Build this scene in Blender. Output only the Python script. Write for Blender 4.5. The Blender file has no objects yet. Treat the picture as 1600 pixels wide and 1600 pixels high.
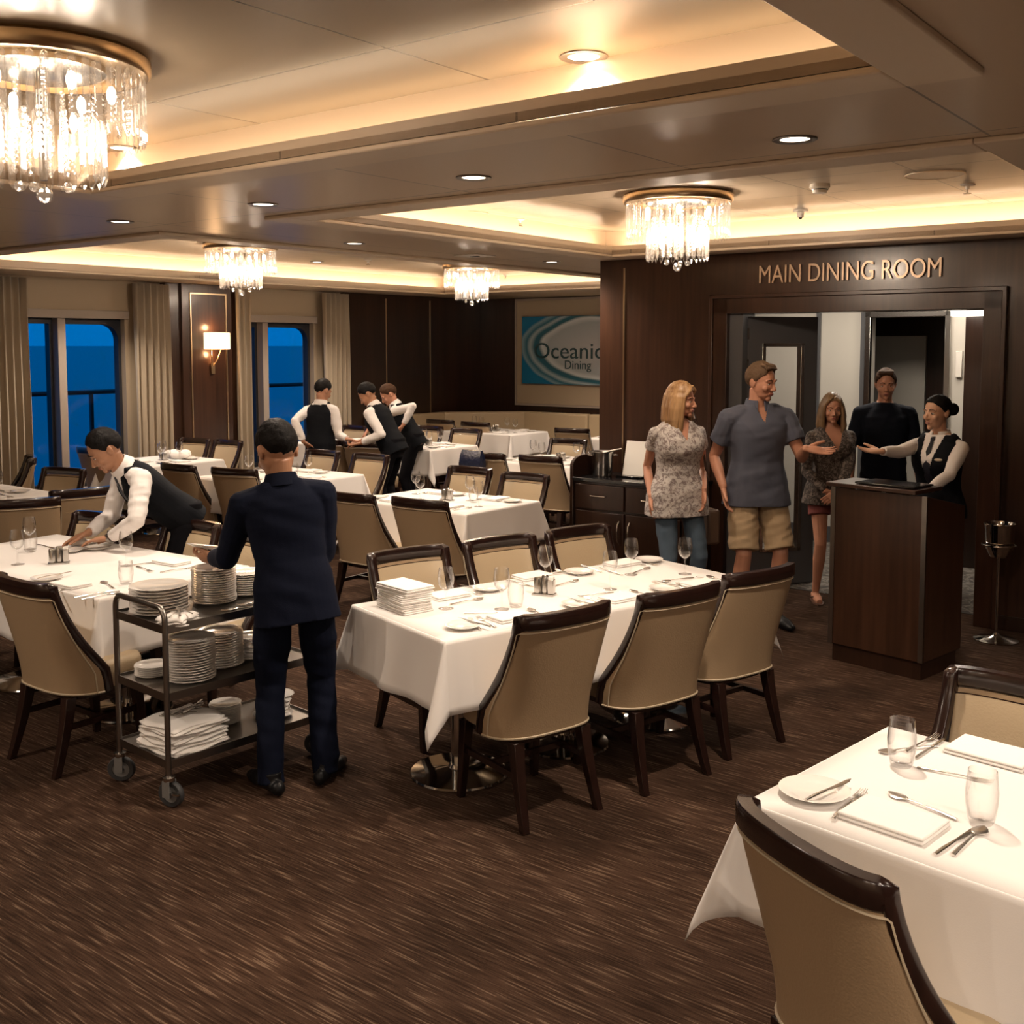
EXPO=0.3
import bpy, bmesh, math, random
from mathutils import Vector, Matrix, noise
random.seed(7)
PI=math.pi
S=bpy.context.scene
COL=S.collection
R=math.radians
# ---------- camera geometry (used to measure points on floor / table planes) ----------
F=1685.;CX=800.;CY=673.;H=1.95
PIT=math.atan((CY-540)/F);CP,SP=math.cos(PIT),math.sin(PIT)
TH=R(37.5)
def ray(x,y):
    a=(x-CX)/F;b=(CY-y)/F
    return (a,CP+b*SP,-SP+b*CP)
def at(x,y,z=0.):
    r=ray(x,y);t=(z-H)/r[2];return Vector((r[0]*t,r[1]*t,z))
def px(P):
    z=P[2]-H;d=P[1]*CP-z*SP;u=P[1]*SP+z*CP
    return (CX+F*P[0]/d,CY-F*u/d)
def W(u,v,z=0.): return Vector((u*math.cos(TH)+v*math.sin(TH),-u*math.sin(TH)+v*math.cos(TH),z))
def uv(X,Y): return (X*math.cos(TH)-Y*math.sin(TH),X*math.sin(TH)+Y*math.cos(TH))
def rz(a): return Matrix.Rotation(a,4,'Z')
def lerp(a,b,t): return a+(b-a)*t
# ---------- materials ----------
M={}
def mat(name,col,rough=.5,metal=0,bump=0,bscale=60,spec=None,var=0,vscale=(4,4,4),coat=0,sheen=0,emit=None,estr=1):
    m=bpy.data.materials.new(name);m.use_nodes=True;nt=m.node_tree;b=nt.nodes['Principled BSDF']
    b.inputs['Base Color'].default_value=(*col,1);b.inputs['Roughness'].default_value=rough;b.inputs['Metallic'].default_value=metal
    if spec is not None:b.inputs['Specular IOR Level'].default_value=spec
    if coat:b.inputs['Coat Weight'].default_value=coat;b.inputs['Coat Roughness'].default_value=.12
    if sheen:b.inputs['Sheen Weight'].default_value=sheen
    if emit:b.inputs['Emission Color'].default_value=(*emit,1);b.inputs['Emission Strength'].default_value=estr
    N=nt.nodes.new;L=nt.links.new
    if bump or var:
        tc=N('ShaderNodeTexCoord');mp=N('ShaderNodeMapping');mp.inputs['Scale'].default_value=vscale if var else (1,1,1)
        L(tc.outputs['Object'],mp.inputs[0])
    if var:
        n=N('ShaderNodeTexNoise');n.inputs['Scale'].default_value=1;n.inputs['Detail'].default_value=5
        L(mp.outputs[0],n.inputs['Vector'])
        r=N('ShaderNodeValToRGB');e=r.color_ramp.elements
        e[0].position=.3;e[1].position=.7
        e[0].color=(*[c*(1-var) for c in col],1);e[1].color=(*[min(1,c*(1+var)) for c in col],1)
        L(n.outputs['Fac'],r.inputs[0]);L(r.outputs[0],b.inputs['Base Color'])
    if bump:
        n=N('ShaderNodeTexNoise');n.inputs['Scale'].default_value=bscale;n.inputs['Detail'].default_value=4
        L(tc.outputs['Object'],n.inputs['Vector'])
        q=N('ShaderNodeBump');q.inputs['Strength'].default_value=bump;q.inputs['Distance'].default_value=.01
        L(n.outputs['Fac'],q.inputs['Height']);L(q.outputs[0],b.inputs['Normal'])
    M[name]=m;return m
def thin_glass(name,tint=(1,1,1),refl=1.0,haze=0.,rough=.02,base=.04):
    m=bpy.data.materials.new(name);m.use_nodes=True;nt=m.node_tree;N=nt.nodes.new;L=nt.links.new
    nt.nodes.clear();o=N('ShaderNodeOutputMaterial');t=N('ShaderNodeBsdfTransparent');t.inputs[0].default_value=(*tint,1)
    g=N('ShaderNodeBsdfGlossy');g.inputs['Roughness'].default_value=rough
    lw=N('ShaderNodeLayerWeight');lw.inputs[0].default_value=.35
    ma=N('ShaderNodeMath');ma.operation='MULTIPLY_ADD';ma.inputs[1].default_value=refl;ma.inputs[2].default_value=base
    L(lw.outputs['Facing'],ma.inputs[0])
    pw=N('ShaderNodeMath');pw.operation='POWER';pw.inputs[1].default_value=1.6;L(ma.outputs[0],pw.inputs[0])
    mx=N('ShaderNodeMixShader');L(pw.outputs[0],mx.inputs[0]);L(t.outputs[0],mx.inputs[1]);L(g.outputs[0],mx.inputs[2])
    out=mx.outputs[0]
    if haze:
        d=N('ShaderNodeBsdfTranslucent');d.inputs[0].default_value=(.95,.9,.85,1)
        m2=N('ShaderNodeMixShader');m2.inputs[0].default_value=haze;L(out,m2.inputs[1]);L(d.outputs[0],m2.inputs[2]);out=m2.outputs[0]
    L(out,o.inputs[0]);M[name]=m;return m
def wood(name,c0,c1,rough=.28,scale=(22,22,1.1),coat=.15):
    m=mat(name,c0,rough,coat=coat);nt=m.node_tree;N=nt.nodes.new;L=nt.links.new;b=nt.nodes['Principled BSDF']
    tc=N('ShaderNodeTexCoord');mp=N('ShaderNodeMapping');mp.inputs['Scale'].default_value=scale
    n=N('ShaderNodeTexNoise');n.inputs['Detail'].default_value=6;n.inputs['Scale'].default_value=1.6
    n2=N('ShaderNodeTexNoise');n2.inputs['Detail'].default_value=2;n2.inputs['Scale'].default_value=.25
    r=N('ShaderNodeValToRGB');e=r.color_ramp.elements;e[0].position=.32;e[1].position=.72;e[0].color=(*c0,1);e[1].color=(*c1,1)
    mx=N('ShaderNodeMath');mx.operation='ADD';mu=N('ShaderNodeMath');mu.operation='MULTIPLY';mu.inputs[1].default_value=.5
    L(tc.outputs['Object'],mp.inputs[0]);L(mp.outputs[0],n.inputs[0]);L(mp.outputs[0],n2.inputs[0])
    L(n.outputs['Fac'],mx.inputs[0]);L(n2.outputs['Fac'],mx.inputs[1]);L(mx.outputs[0],mu.inputs[0]);L(mu.outputs[0],r.inputs[0]);L(r.outputs[0],b.inputs['Base Color'])
    return m
# ---------- mesh builder ----------
class MB:
    def __init__(s): s.v=[];s.f=[];s.m=[];s.X=Matrix()
    def add(s,vs,fs,m=0):
        k=len(s.v);s.v+=[s.X@Vector(p) for p in vs];s.f+=[[k+i for i in f] for f in fs];s.m+=[m]*len(fs);return s
    def box(s,x0,x1,y0,y1,z0,z1,m=0):
        return s.add([(x0,y0,z0),(x1,y0,z0),(x1,y1,z0),(x0,y1,z0),(x0,y0,z1),(x1,y0,z1),(x1,y1,z1),(x0,y1,z1)],
            [(3,2,1,0),(4,5,6,7),(0,1,5,4),(1,2,6,5),(2,3,7,6),(3,0,4,7)],m)
    def cbox(s,c,d,m=0):
        return s.box(c[0]-d[0]/2,c[0]+d[0]/2,c[1]-d[1]/2,c[1]+d[1]/2,c[2]-d[2]/2,c[2]+d[2]/2,m)
    def loft(s,rings,caps=True,m=0,closed=True):
        n=len(rings[0]);vs=[p for r in rings for p in r];fs=[]
        for i in range(len(rings)-1):
            for j in range(n if closed else n-1):
                a=i*n+j;b=i*n+(j+1)%n;fs.append((a,b,b+n,a+n))
        if caps and closed:
            fs.append(tuple(reversed(range(n))));fs.append(tuple((len(rings)-1)*n+j for j in range(n)))
        return s.add(vs,fs,m)
    def cyl(s,p0,p1,r0,r1=None,n=16,m=0):
        return s.tube([p0,p1],[r0,r0 if r1 is None else r1],n,m=m)
    def tube(s,path,r,n=8,closed=False,m=0,flat=1.,up=None,caps=True):
        P=[Vector(p) for p in path];K=len(P)
        rr=r if isinstance(r,(list,tuple)) else [r]*K
        rings=[];prev=None
        for i in range(K):
            if closed: t=P[(i+1)%K]-P[i-1]
            else: t=P[min(i+1,K-1)]-P[max(i-1,0)]
            t=t.normalized() if t.length>1e-9 else Vector((0,0,1))
            if up is not None: a=Vector(up)-t*t.dot(Vector(up))
            elif prev is None:
                a=Vector((0,0,1)) if abs(t.z)<.9 else Vector((1,0,0));a=a-t*t.dot(a)
            else: a=prev-t*t.dot(prev)
            a.normalize();prev=a;b=t.cross(a)
            rings.append([P[i]+(a*math.cos(2*PI*j/n)*flat+b*math.sin(2*PI*j/n))*rr[i] for j in range(n)])
        if closed: rings.append(rings[0]);return s.loft(rings,False,m)
        return s.loft(rings,caps,m)
    def lathe(s,prof,n=24,c=(0,0,0),m=0,caps=True):
        rings=[[(c[0]+max(r,1e-4)*math.cos(2*PI*j/n),c[1]+max(r,1e-4)*math.sin(2*PI*j/n),c[2]+z) for j in range(n)] for r,z in prof]
        return s.loft(rings,caps,m)
    def ball(s,c,r,n=12,m=0):
        r=(r,r,r) if not hasattr(r,'__len__') else r;k=max(4,n//2)
        rings=[[(c[0]+r[0]*math.sin(PI*i/k)*math.cos(2*PI*j/n),c[1]+r[1]*math.sin(PI*i/k)*math.sin(2*PI*j/n),c[2]-r[2]*math.cos(PI*i/k)) for j in range(n)] for i in range(1,k)]
        s.add([(c[0],c[1],c[2]-r[2])]+[p for q in rings for p in q]+[(c[0],c[1],c[2]+r[2])],
          [(0,1+(j+1)%n,1+j) for j in range(n)]+[(1+i*n+j,1+i*n+(j+1)%n,1+(i+1)*n+(j+1)%n,1+(i+1)*n+j) for i in range(k-2) for j in range(n)]+
          [(1+(k-2)*n+j,1+(k-2)*n+(j+1)%n,1+(k-1)*n) for j in range(n)],m);return s
    def grid(s,fn,nu,nv,m=0,flip=False):
        vs=[fn(i/nu,j/nv) for j in range(nv+1) for i in range(nu+1)];w=nu+1
        fs=[(j*w+i,j*w+i+1,(j+1)*w+i+1,(j+1)*w+i) for j in range(nv) for i in range(nu)]
        if flip: fs=[tuple(reversed(f)) for f in fs]
        return s.add(vs,fs,m)
    def prism(s,poly,z0,z1,m=0):
        n=len(poly);return s.add([(x,y,z0) for x,y in poly]+[(x,y,z1) for x,y in poly],
          [tuple(reversed(range(n))),tuple(range(n,2*n))]+[(i,(i+1)%n,n+(i+1)%n,n+i) for i in range(n)],m)
    def mesh(s,name,mats,ang=40):
        me=bpy.data.meshes.new(name);me.from_pydata([tuple(p) for p in s.v],[],s.f)
        mats=mats if isinstance(mats,(list,tuple)) else [mats]
        for m in mats: me.materials.append(M[m] if isinstance(m,str) else m)
        for p,k in zip(me.polygons,s.m): p.material_index=k
        if ang:
            me.polygons.foreach_set('use_smooth',[True]*len(me.polygons))
            try: me.set_sharp_from_angle(angle=R(ang))
            except Exception: pass
        me.update();return me
    def build(s,name,mats,parent=None,ang=40,bevel=0,loc=None,rot=None,seg=2):
        o=bpy.data.objects.new(name,s.mesh(name,mats,ang));COL.objects.link(o)
        if parent: o.parent=parent
        if loc is not None:o.location=loc
        if rot is not None:o.rotation_euler=(0,0,rot)
        if bevel:
            b=o.modifiers.new('bevel','BEVEL');b.width=bevel;b.segments=seg;b.limit_method='ANGLE';b.harden_normals=False
        return o
def tag(o,label,cat,group=None):
    o['label']=label;o['category']=cat
    if group:o['group']=group
    return o
def struct(o,label=None):
    o['kind']='structure'
    if label:o['label']=label
    return o
def thing(name,label,cat,loc=(0,0,0),rot=0,group=None):
    o=bpy.data.objects.new(name,None);COL.objects.link(o);o.empty_display_size=.1
    o.location=loc;o.rotation_euler=(0,0,rot);return tag(o,label,cat,group)
def kids(o): return KID.get(o.name,[])
def copy_tree(o,parent=None,ch=None):
    c=o.copy();COL.objects.link(c)
    if parent:c.parent=parent
    for k in list(o.children):copy_tree(k,c)
    return c
def dup(o,label,loc,rot=0,group=None):
    c=copy_tree(o);c.location=loc;c.rotation_euler=(0,0,rot);c['label']=label
    if group:c['group']=group
    return c
ORD=['first','second','third','fourth','fifth','sixth','seventh','eighth','ninth','tenth','eleventh','twelfth','thirteenth','fourteenth','fifteenth','sixteenth','seventeenth','eighteenth','nineteenth','twentieth']
AUTO={}   # (what, where) -> objects ; labelled left to right at the end
def auto(o,what,where): AUTO.setdefault((what,where),[]).append(o);return o
def finish_auto():
    bpy.context.view_layer.update()
    for (what,where),L in AUTO.items():
        L=sorted(L,key=lambda o:px(o.matrix_world.translation)[0])
        n=len(L)
        for i,o in enumerate(L):
            if n==1:s=f'{what} {where}'
            elif i==0:s=f'{what} {where}, leftmost of {n}'
            elif i==n-1:s=f'{what} {where}, rightmost of {n}'
            else:s=f'{what} {where}, {ORD[i]} from left'
            o['label']=s
def area(name,loc,size,energy,col,rotm=None,sy=None,spread=None):
    l=bpy.data.lights.new(name,'AREA');l.energy=energy;l.color=col;l.shape='RECTANGLE' if sy else 'DISK';l.size=size
    if sy:l.size_y=sy
    if spread:l.spread=spread
    o=bpy.data.objects.new(name,l);COL.objects.link(o)
    o.matrix_world=Matrix.Translation(loc)@(rotm or Matrix());return o
def spot(name,loc,energy,col,ang=100,blend=.6,r=.04):
    l=bpy.data.lights.new(name,'SPOT');l.energy=energy;l.color=col;l.spot_size=R(ang);l.spot_blend=blend;l.shadow_soft_size=r
    o=bpy.data.objects.new(name,l);COL.objects.link(o);o.location=loc;return o
def point(name,loc,energy,col,r=.04):
    l=bpy.data.lights.new(name,'POINT');l.energy=energy;l.color=col;l.shadow_soft_size=r
    o=bpy.data.objects.new(name,l);COL.objects.link(o);o.location=loc;return o
# ---------- materials ----------
wood('walnut',(.021,.0085,.0045),(.060,.026,.014),.3)
wood('walnut_dark',(.013,.0055,.0032),(.038,.016,.009),.3)
wood('chair_wood',(.010,.0042,.0034),(.024,.010,.0075),.22,(30,30,4),.4)
mat('leather',(.46,.36,.235),.42,bump=.12,bscale=140)
mat('leather_dark',(.34,.24,.145),.45,bump=.12,bscale=140)
mat('piping',(.45,.37,.26),.5)
mat('linen',(.80,.765,.74),.85,bump=.05,bscale=300,sheen=.2)
mat('napkin_cloth',(.84,.81,.78),.9,bump=.12,bscale=160)
mat('china',(.82,.79,.75),.12,coat=.5)
mat('steel',(.55,.53,.50),.22,1)
mat('steel_dark',(.30,.28,.26),.30,1,bump=.05,bscale=200)
mat('silver',(.80,.77,.73),.24,1)
mat('brass',(.62,.47,.30),.28,1)
mat('bronze_letter',(.62,.44,.30),.35,.3)
mat('chrome',(.65,.63,.60),.10,1)
mat('rubber',(.03,.03,.032),.6)
mat('grey_wheel',(.16,.155,.15),.4)
mat('beige_wall',(.36,.285,.20),.7)
mat('frame_beige',(.30,.25,.21),.5)
mat('frame_dark',(.02,.022,.028),.4)
mat('curtain',(.36,.295,.215),.85,bump=.15,bscale=180,sheen=.3)
mat('lobby_wall',(.50,.47,.42),.6)
mat('grey_panel',(.085,.085,.09),.35)
mat('black_gloss',(.008,.008,.009),.15)
mat('paper',(.8,.78,.74),.7)
mat('plastic_white',(.7,.66,.6),.4)
mat('trim_ceiling',(.62,.50,.37),.4)
mat('pepper',(.05,.03,.02),.5)
mat('salt',(.75,.7,.65),.6)
mat('bulb',(1,.9,.8),.5,emit=(1,.82,.62),estr=9)
mat('lamp_disc',(1,.95,.9),.5,emit=(1,.80,.60),estr=9)
mat('shade_lit',(.9,.8,.65),.7,emit=(1,.68,.38),estr=1.9)
mat('lobby_shade',(.9,.9,.85),.7,emit=(1,.9,.78),estr=4)
thin_glass('glass',refl=.95,base=.06)
thin_glass('window_glass',tint=(.93,.96,1),refl=.10,base=.04)
thin_glass('crystal',refl=1.1,haze=.025,rough=.05,base=.10)
def ceiling_mat(name,col,rough,su,sv,ou,ov):
    m=mat(name,col,rough);nt=m.node_tree;N=nt.nodes.new;L=nt.links.new;b=nt.nodes['Principled BSDF']
    tc=N('ShaderNodeTexCoord');sx=N('ShaderNodeSeparateXYZ');L(tc.outputs['Object'],sx.inputs[0]);fac=None
    for ax,sc,of in(('X',su,ou),('Y',sv,ov)):
        a=N('ShaderNodeMath');a.operation='ADD';a.inputs[1].default_value=100*sc-of;L(sx.outputs[ax],a.inputs[0])
        q=N('ShaderNodeMath');q.operation='MODULO';q.inputs[1].default_value=sc;L(a.outputs[0],q.inputs[0])
        w=N('ShaderNodeMath');w.operation='LESS_THAN';w.inputs[1].default_value=.009;L(q.outputs[0],w.inputs[0])
        if fac is None: fac=w
        else:
            x=N('ShaderNodeMath');x.operation='MAXIMUM';L(fac.outputs[0],x.inputs[0]);L(w.outputs[0],x.inputs[1]);fac=x
    mx=N('ShaderNodeMix');mx.data_type='RGBA';L(fac.outputs[0],mx.inputs[0]);mx.inputs[6].default_value=(*col,1);mx.inputs[7].default_value=(*[c*.3 for c in col],1)
    L(mx.outputs[2],b.inputs['Base Color'])
    bp=N('ShaderNodeBump');bp.invert=True;bp.inputs['Distance'].default_value=.006;L(fac.outputs[0],bp.inputs['Height']);L(bp.outputs[0],b.inputs['Normal'])
    return m
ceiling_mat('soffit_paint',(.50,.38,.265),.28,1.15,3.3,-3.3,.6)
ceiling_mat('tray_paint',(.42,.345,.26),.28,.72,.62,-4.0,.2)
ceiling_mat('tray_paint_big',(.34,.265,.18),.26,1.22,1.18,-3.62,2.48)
def carpet():
    m=mat('carpet',(.06,.03,.018),.95,spec=.1);nt=m.node_tree;N=nt.nodes.new;L=nt.links.new;b=nt.nodes['Principled BSDF']
    tc=N('ShaderNodeTexCoord');mp=N('ShaderNodeMapping');mp.inputs['Scale'].default_value=(5.5,120,1);L(tc.outputs['Object'],mp.inputs[0])
    n=N('ShaderNodeTexNoise');n.inputs['Detail'].default_value=2;n.inputs['Scale'].default_value=1;L(mp.outputs[0],n.inputs[0])
    r=N('ShaderNodeValToRGB');e=r.color_ramp.elements;e[0].position=.36;e[0].color=(.030,.0155,.0095,1);e[1].position=.54;e[1].color=(.060,.033,.021,1)
    q=r.color_ramp.elements.new(.60);q.color=(.070,.040,.026,1);q=r.color_ramp.elements.new(.66);q.color=(.15,.098,.066,1)
    L(n.outputs['Fac'],r.inputs[0])
    n2=N('ShaderNodeTexNoise');n2.inputs['Scale'].default_value=1.6;n2.inputs['Detail'].default_value=3;L(tc.outputs['Object'],n2.inputs[0])
    r2=N('ShaderNodeMapRange');r2.inputs['From Min'].default_value=.3;r2.inputs['From Max'].default_value=.7;r2.inputs['To Min'].default_value=.62;r2.inputs['To Max'].default_value=1.3;L(n2.outputs['Fac'],r2.inputs[0])
    mx=N('ShaderNodeMix');mx.data_type='RGBA';mx.blend_type='MULTIPLY';mx.inputs[0].default_value=1
    L(r.outputs[0],mx.inputs[6]);L(r2.outputs[0],mx.inputs[7]);L(mx.outputs[2],b.inputs['Base Color'])
    n3=N('ShaderNodeTexNoise');n3.inputs['Scale'].default_value=260;L(tc.outputs['Object'],n3.inputs[0])
    bp=N('ShaderNodeBump');bp.inputs['Strength'].default_value=.6;bp.inputs['Distance'].default_value=.01;L(n3.outputs['Fac'],bp.inputs['Height']);L(bp.outputs[0],b.inputs['Normal'])
carpet()
m=mat('lobby_carpet',(.08,.07,.06),.8);nt=m.node_tree
w_=nt.nodes.new('ShaderNodeTexNoise');w_.inputs['Scale'].default_value=5;w_.inputs['Distortion'].default_value=2.5
tc_=nt.nodes.new('ShaderNodeTexCoord');rp=nt.nodes.new('ShaderNodeValToRGB')
for i,(p_,c_) in enumerate([(.35,(.035,.03,.027)),(.5,(.10,.085,.07)),(.56,(.22,.2,.18)),(.63,(.05,.045,.04))]):
    e_=rp.color_ramp.elements[i] if i<2 else rp.color_ramp.elements.new(p_)
    e_.position=p_;e_.color=(*c_,1)
nt.links.new(tc_.outputs['Object'],w_.inputs[0]);nt.links.new(w_.outputs['Fac'],rp.inputs[0]);nt.links.new(rp.outputs[0],nt.nodes['Principled BSDF'].inputs['Base Color'])
# sea
m=mat('sea_water',(.0,.035,.09),.35,bump=.6,bscale=.05)
# ---------- room (room coordinates u,v ; object rotated by -TH) ----------
UW=-10.8;VA=13.2;VD=7.85;UE=-5.07;UR=3.2;VB=-2.6;ZS=2.67;ZT=2.87
def room(mb,name,mats,**k):
    o=mb.build(name,mats,rot=-TH,**k);return o
mb=MB();mb.box(UW-.3,UR+.2,VB-.2,VA+.3,-.12,0);struct(room(mb,'floor','carpet',ang=0),'brown carpet with fine pale streaks')
mb=MB();mb.box(UE,1.5,VD+.3,11.2,-.1,.004);struct(room(mb,'trim_1','lobby_carpet',ang=0),'grey patterned lobby carpet beyond the doorway')
# window wall with openings
WZ=lambda z:1.95+1.08*(z-1.95)
wins=[(3.2*1.08,6.45*1.08,[5.74*1.08]),(7.95*1.08,9.04*1.08,[8.27*1.08])]
wz0,wz1=.42,WZ(2.22)
mb=MB();t=.22
def wseg(v0,v1,z0,z1,m=0): mb.box(UW-t,UW,v0,v1,z0,z1,m)
vs=[VB]+[q for w_ in wins for q in w_[:2]]+[VA+.2]
for i in range(0,len(vs),2): wseg(vs[i],vs[i+1],0,ZS+.3)
for a,b,_ in wins: wseg(a,b,0,wz0);wseg(a,b,wz1,ZS+.3)
struct(room(mb,'wall_left','beige_wall',ang=0),'beige window wall')
def rounded(v0,v1,z0,z1,r,n=6,corners=(1,1,1,1)):
    pts=[]
    for (cx_,cz_,a0,k) in((v1-r,z0+r,-90,corners[0]),(v1-r,z1-r,0,corners[1]),(v0+r,z1-r,90,corners[2]),(v0+r,z0+r,180,corners[3])):
        for i in range(n+1):
            a=R(a0+90*i/n)
            if k: pts.append((cx_+r*math.cos(a),cz_+r*math.sin(a)))
            else:
                sx=1 if a0 in(-90,0) else -1;sz=1 if a0 in(0,90) else -1
                pts.append((cx_+r*sx,cz_+r*sz))
    return pts
def ringframe(mb,outer,inner,x0,x1,m=0):
    n=len(outer)
    vs=[(x0,a,b) for a,b in outer]+[(x0,a,b) for a,b in inner]+[(x1,a,b) for a,b in outer]+[(x1,a,b) for a,b in inner]
    fs=[]
    for i in range(n):
        j=(i+1)%n
        fs+=[(i,j,n+j,n+i),(2*n+i,3*n+i,3*n+j,2*n+j),(i,2*n+i,2*n+j,j),(n+i,n+j,3*n+j,3*n+i)]
    mb.add(vs,fs,m)
for k,(a,b,mull) in enumerate(wins):
    ww=bpy.data.objects.new('window_%d'%(k+1),None);COL.objects.link(ww);ww.rotation_euler=(0,0,-TH);struct(ww,['wide sea window at left','narrow sea window beside the wooden wall'][k])
    f=MB();edges=[a]+mull+[b]
    f.box(UW-.1,UW+.05,a-.03,b+.03,wz1,wz1+.09)
    f.build('window_head','frame_beige',ww,bevel=.004)
    for q in mull:
        f=MB();f.box(UW-.11,UW+.03,q-.045,q+.045,wz0,wz1);f.build('mullion','frame_beige',ww,bevel=.006)
    for i in range(len(edges)-1):
        v0=edges[i]+(.045 if i else 0);v1=edges[i+1]-(.045 if i<len(edges)-2 else 0)
        last=i==len(edges)-2
        f=MB();ringframe(f,rounded(v0,v1,wz0,wz1,.001,6,(0,0,0,0)),rounded(v0+.045,v1-.035,wz0+.05,wz1-.06,.17,6,(last,last,not last and False,0)),UW-.17,UW-.08)
        f.build('window_frame','frame_dark',ww,ang=30)
        f=MB();f.box(UW-.135,UW-.129,v0+.02,v1-.02,wz0+.02,wz1-.02);f.build('pane','window_glass',ww,ang=0)
    f=MB();f.box(UW-.2,UW+.07,a-.02,b+.02,wz0-.04,wz0);f.build('window_sill','frame_beige',ww,bevel=.006)
# window wall cladding: dark wood pier + panels
mb=MB();mb.box(UW,UW+.10,6.88*1.08,7.80*1.08,0,ZS);struct(room(mb,'trim_2','walnut',bevel=.005),'dark walnut pier between the two windows')
mb=MB();mb.box(UW+.10,UW+.135,7.06*1.08,7.71*1.08,0,ZS);struct(room(mb,'trim_3','walnut',bevel=.004),'raised walnut panel on the pier')
def framestrip(v0,v1,z0,z1,x,w=.014,d=.012):
    mb=MB();mb.box(x,x+d,v0,v0+w,z0,z1);mb.box(x,x+d,v1-w,v1,z0,z1);mb.box(x,x+d,v0,v1,z1-w,z1);mb.box(x,x+d,v0,v1,z0,z0+w);return mb
struct(room(framestrip(7.16*1.08,7.64*1.08,.25,WZ(2.52),UW+.135,w=.016),'trim_4','brass'),'thin brass frame on the walnut pier')
mb=MB();mb.box(UW,UW+.06,9.49*1.08,VA,0,ZS);struct(room(mb,'trim_5','walnut_dark',bevel=.004),'dark walnut panelling right of the narrow window')
for n_,v_ in((6,10.25),(7,11.11)):
    mb=MB();mb.box(UW+.06,UW+.068,v_*1.08-.008,v_*1.08+.008,.5,ZS-.06);struct(room(mb,'trim_%d'%n_,'brass'),'slim metal strip in the dark panelling, %s'%('left one' if n_==6 else 'right one'))
# art wall
mb=MB();mb.box(UW-.2,UE+.1,VA,VA+.2,0,ZS+.3);struct(room(mb,'wall_back','walnut_dark',ang=0),'dark walnut back wall with the ocean sign')
mb=MB();s=1.073;Z2=lambda z:1.95+s*(z-1.95)
pL=-9.33*s;pR=-6.6*s
mb.box(pL,pR,VA-.03,VA,Z2(1.13),Z2(2.58));struct(room(mb,'trim_8','beige_wall',bevel=.006),'beige inset wall panel behind the ocean sign')
mb=MB();mb.box(pL-.03,pR+.03,VA-.045,VA-.005,Z2(2.58),Z2(2.58)+.03);mb.box(pL-.03,pR+.03,VA-.045,VA-.005,Z2(1.13)-.03,Z2(1.13));mb.box(pL-.03,pL,VA-.045,VA-.005,Z2(1.13),Z2(2.58))
struct(room(mb,'trim_9','frame_beige'),'pale moulding around the beige inset panel')
# sign
def swirl_mat():
    m=bpy.data.materials.new('sign_print');m.use_nodes=True;nt=m.node_tree;N=nt.nodes.new;L=nt.links.new;b=nt.nodes['Principled BSDF'];b.inputs['Roughness'].default_value=.25
    tc=N('ShaderNodeTexCoord');mp=N('ShaderNodeMapping');mp.inputs['Rotation'].default_value=(0,R(14),0);mp.inputs['Location'].default_value=(-.10,0,0);mp.inputs['Scale'].default_value=(.62,1,1.28);L(tc.outputs['Object'],mp.inputs[0])
    ln=N('ShaderNodeVectorMath');ln.operation='LENGTH'
    nz=N('ShaderNodeTexNoise');nz.inputs['Scale'].default_value=1.1;nz.inputs['Detail'].default_value=2;L(mp.outputs[0],nz.inputs[0])
    L(mp.outputs[0],ln.inputs[0])
    ad=N('ShaderNodeMath');ad.operation='MULTIPLY_ADD';ad.inputs[1].default_value=.30;L(nz.outputs['Fac'],ad.inputs[0]);L(ln.outputs['Value'],ad.inputs[2])
    r=N('ShaderNodeValToRGB');els=r.color_ramp.elements
    data=[(.0,(.52,.52,.53)),(.66,(.36,.40,.43)),(.735,(.55,.60,.62)),(.775,(.035,.12,.16)),(.82,(.03,.13,.18)),(.87,(.34,.42,.46)),(.915,(.03,.14,.20)),(.97,(.20,.32,.38)),(1.0,(.01,.15,.30))]
    for i,(p,c) in enumerate(data):
        e=els[i] if i<2 else els.new(p)
        e.position=p;e.color=(*c,1)
    L(ad.outputs[0],r.inputs[0]);L(r.outputs[0],b.inputs['Base Color']);M['sign_print']=m
swirl_mat()
sgL=-9.21*s;sgR=-6.95*s;sz0=Z2(1.415);sz1=Z2(2.355);sc_=((sgL+sgR)/2,(sz0+sz1)/2)
sg=thing('wall_sign','blue and silver swirl sign reading Oceanic Dining on the back wall','sign',W(sc_[0],VA-.05,sc_[1]),-TH)
hw=(sgR-sgL)/2;hh=(sz1-sz0)/2
mb=MB();mb.box(-hw,hw,-.02,.02,-hh,hh);mb.build('printed_panel','sign_print',sg,bevel=.003)
mb=MB();mb.box(-hw-.012,hw+.012,-.015,.022,-hh-.012,-hh);mb.box(-hw-.012,hw+.012,-.015,.022,hh,hh+.012);mb.box(-hw-.012,-hw,-.015,.022,-hh,hh);mb.box(hw,hw+.012,-.015,.022,-hh,hh);mb.build('edge_frame','steel_dark',sg)
mat('sign_ink',(.01,.05,.06),.5)
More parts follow.
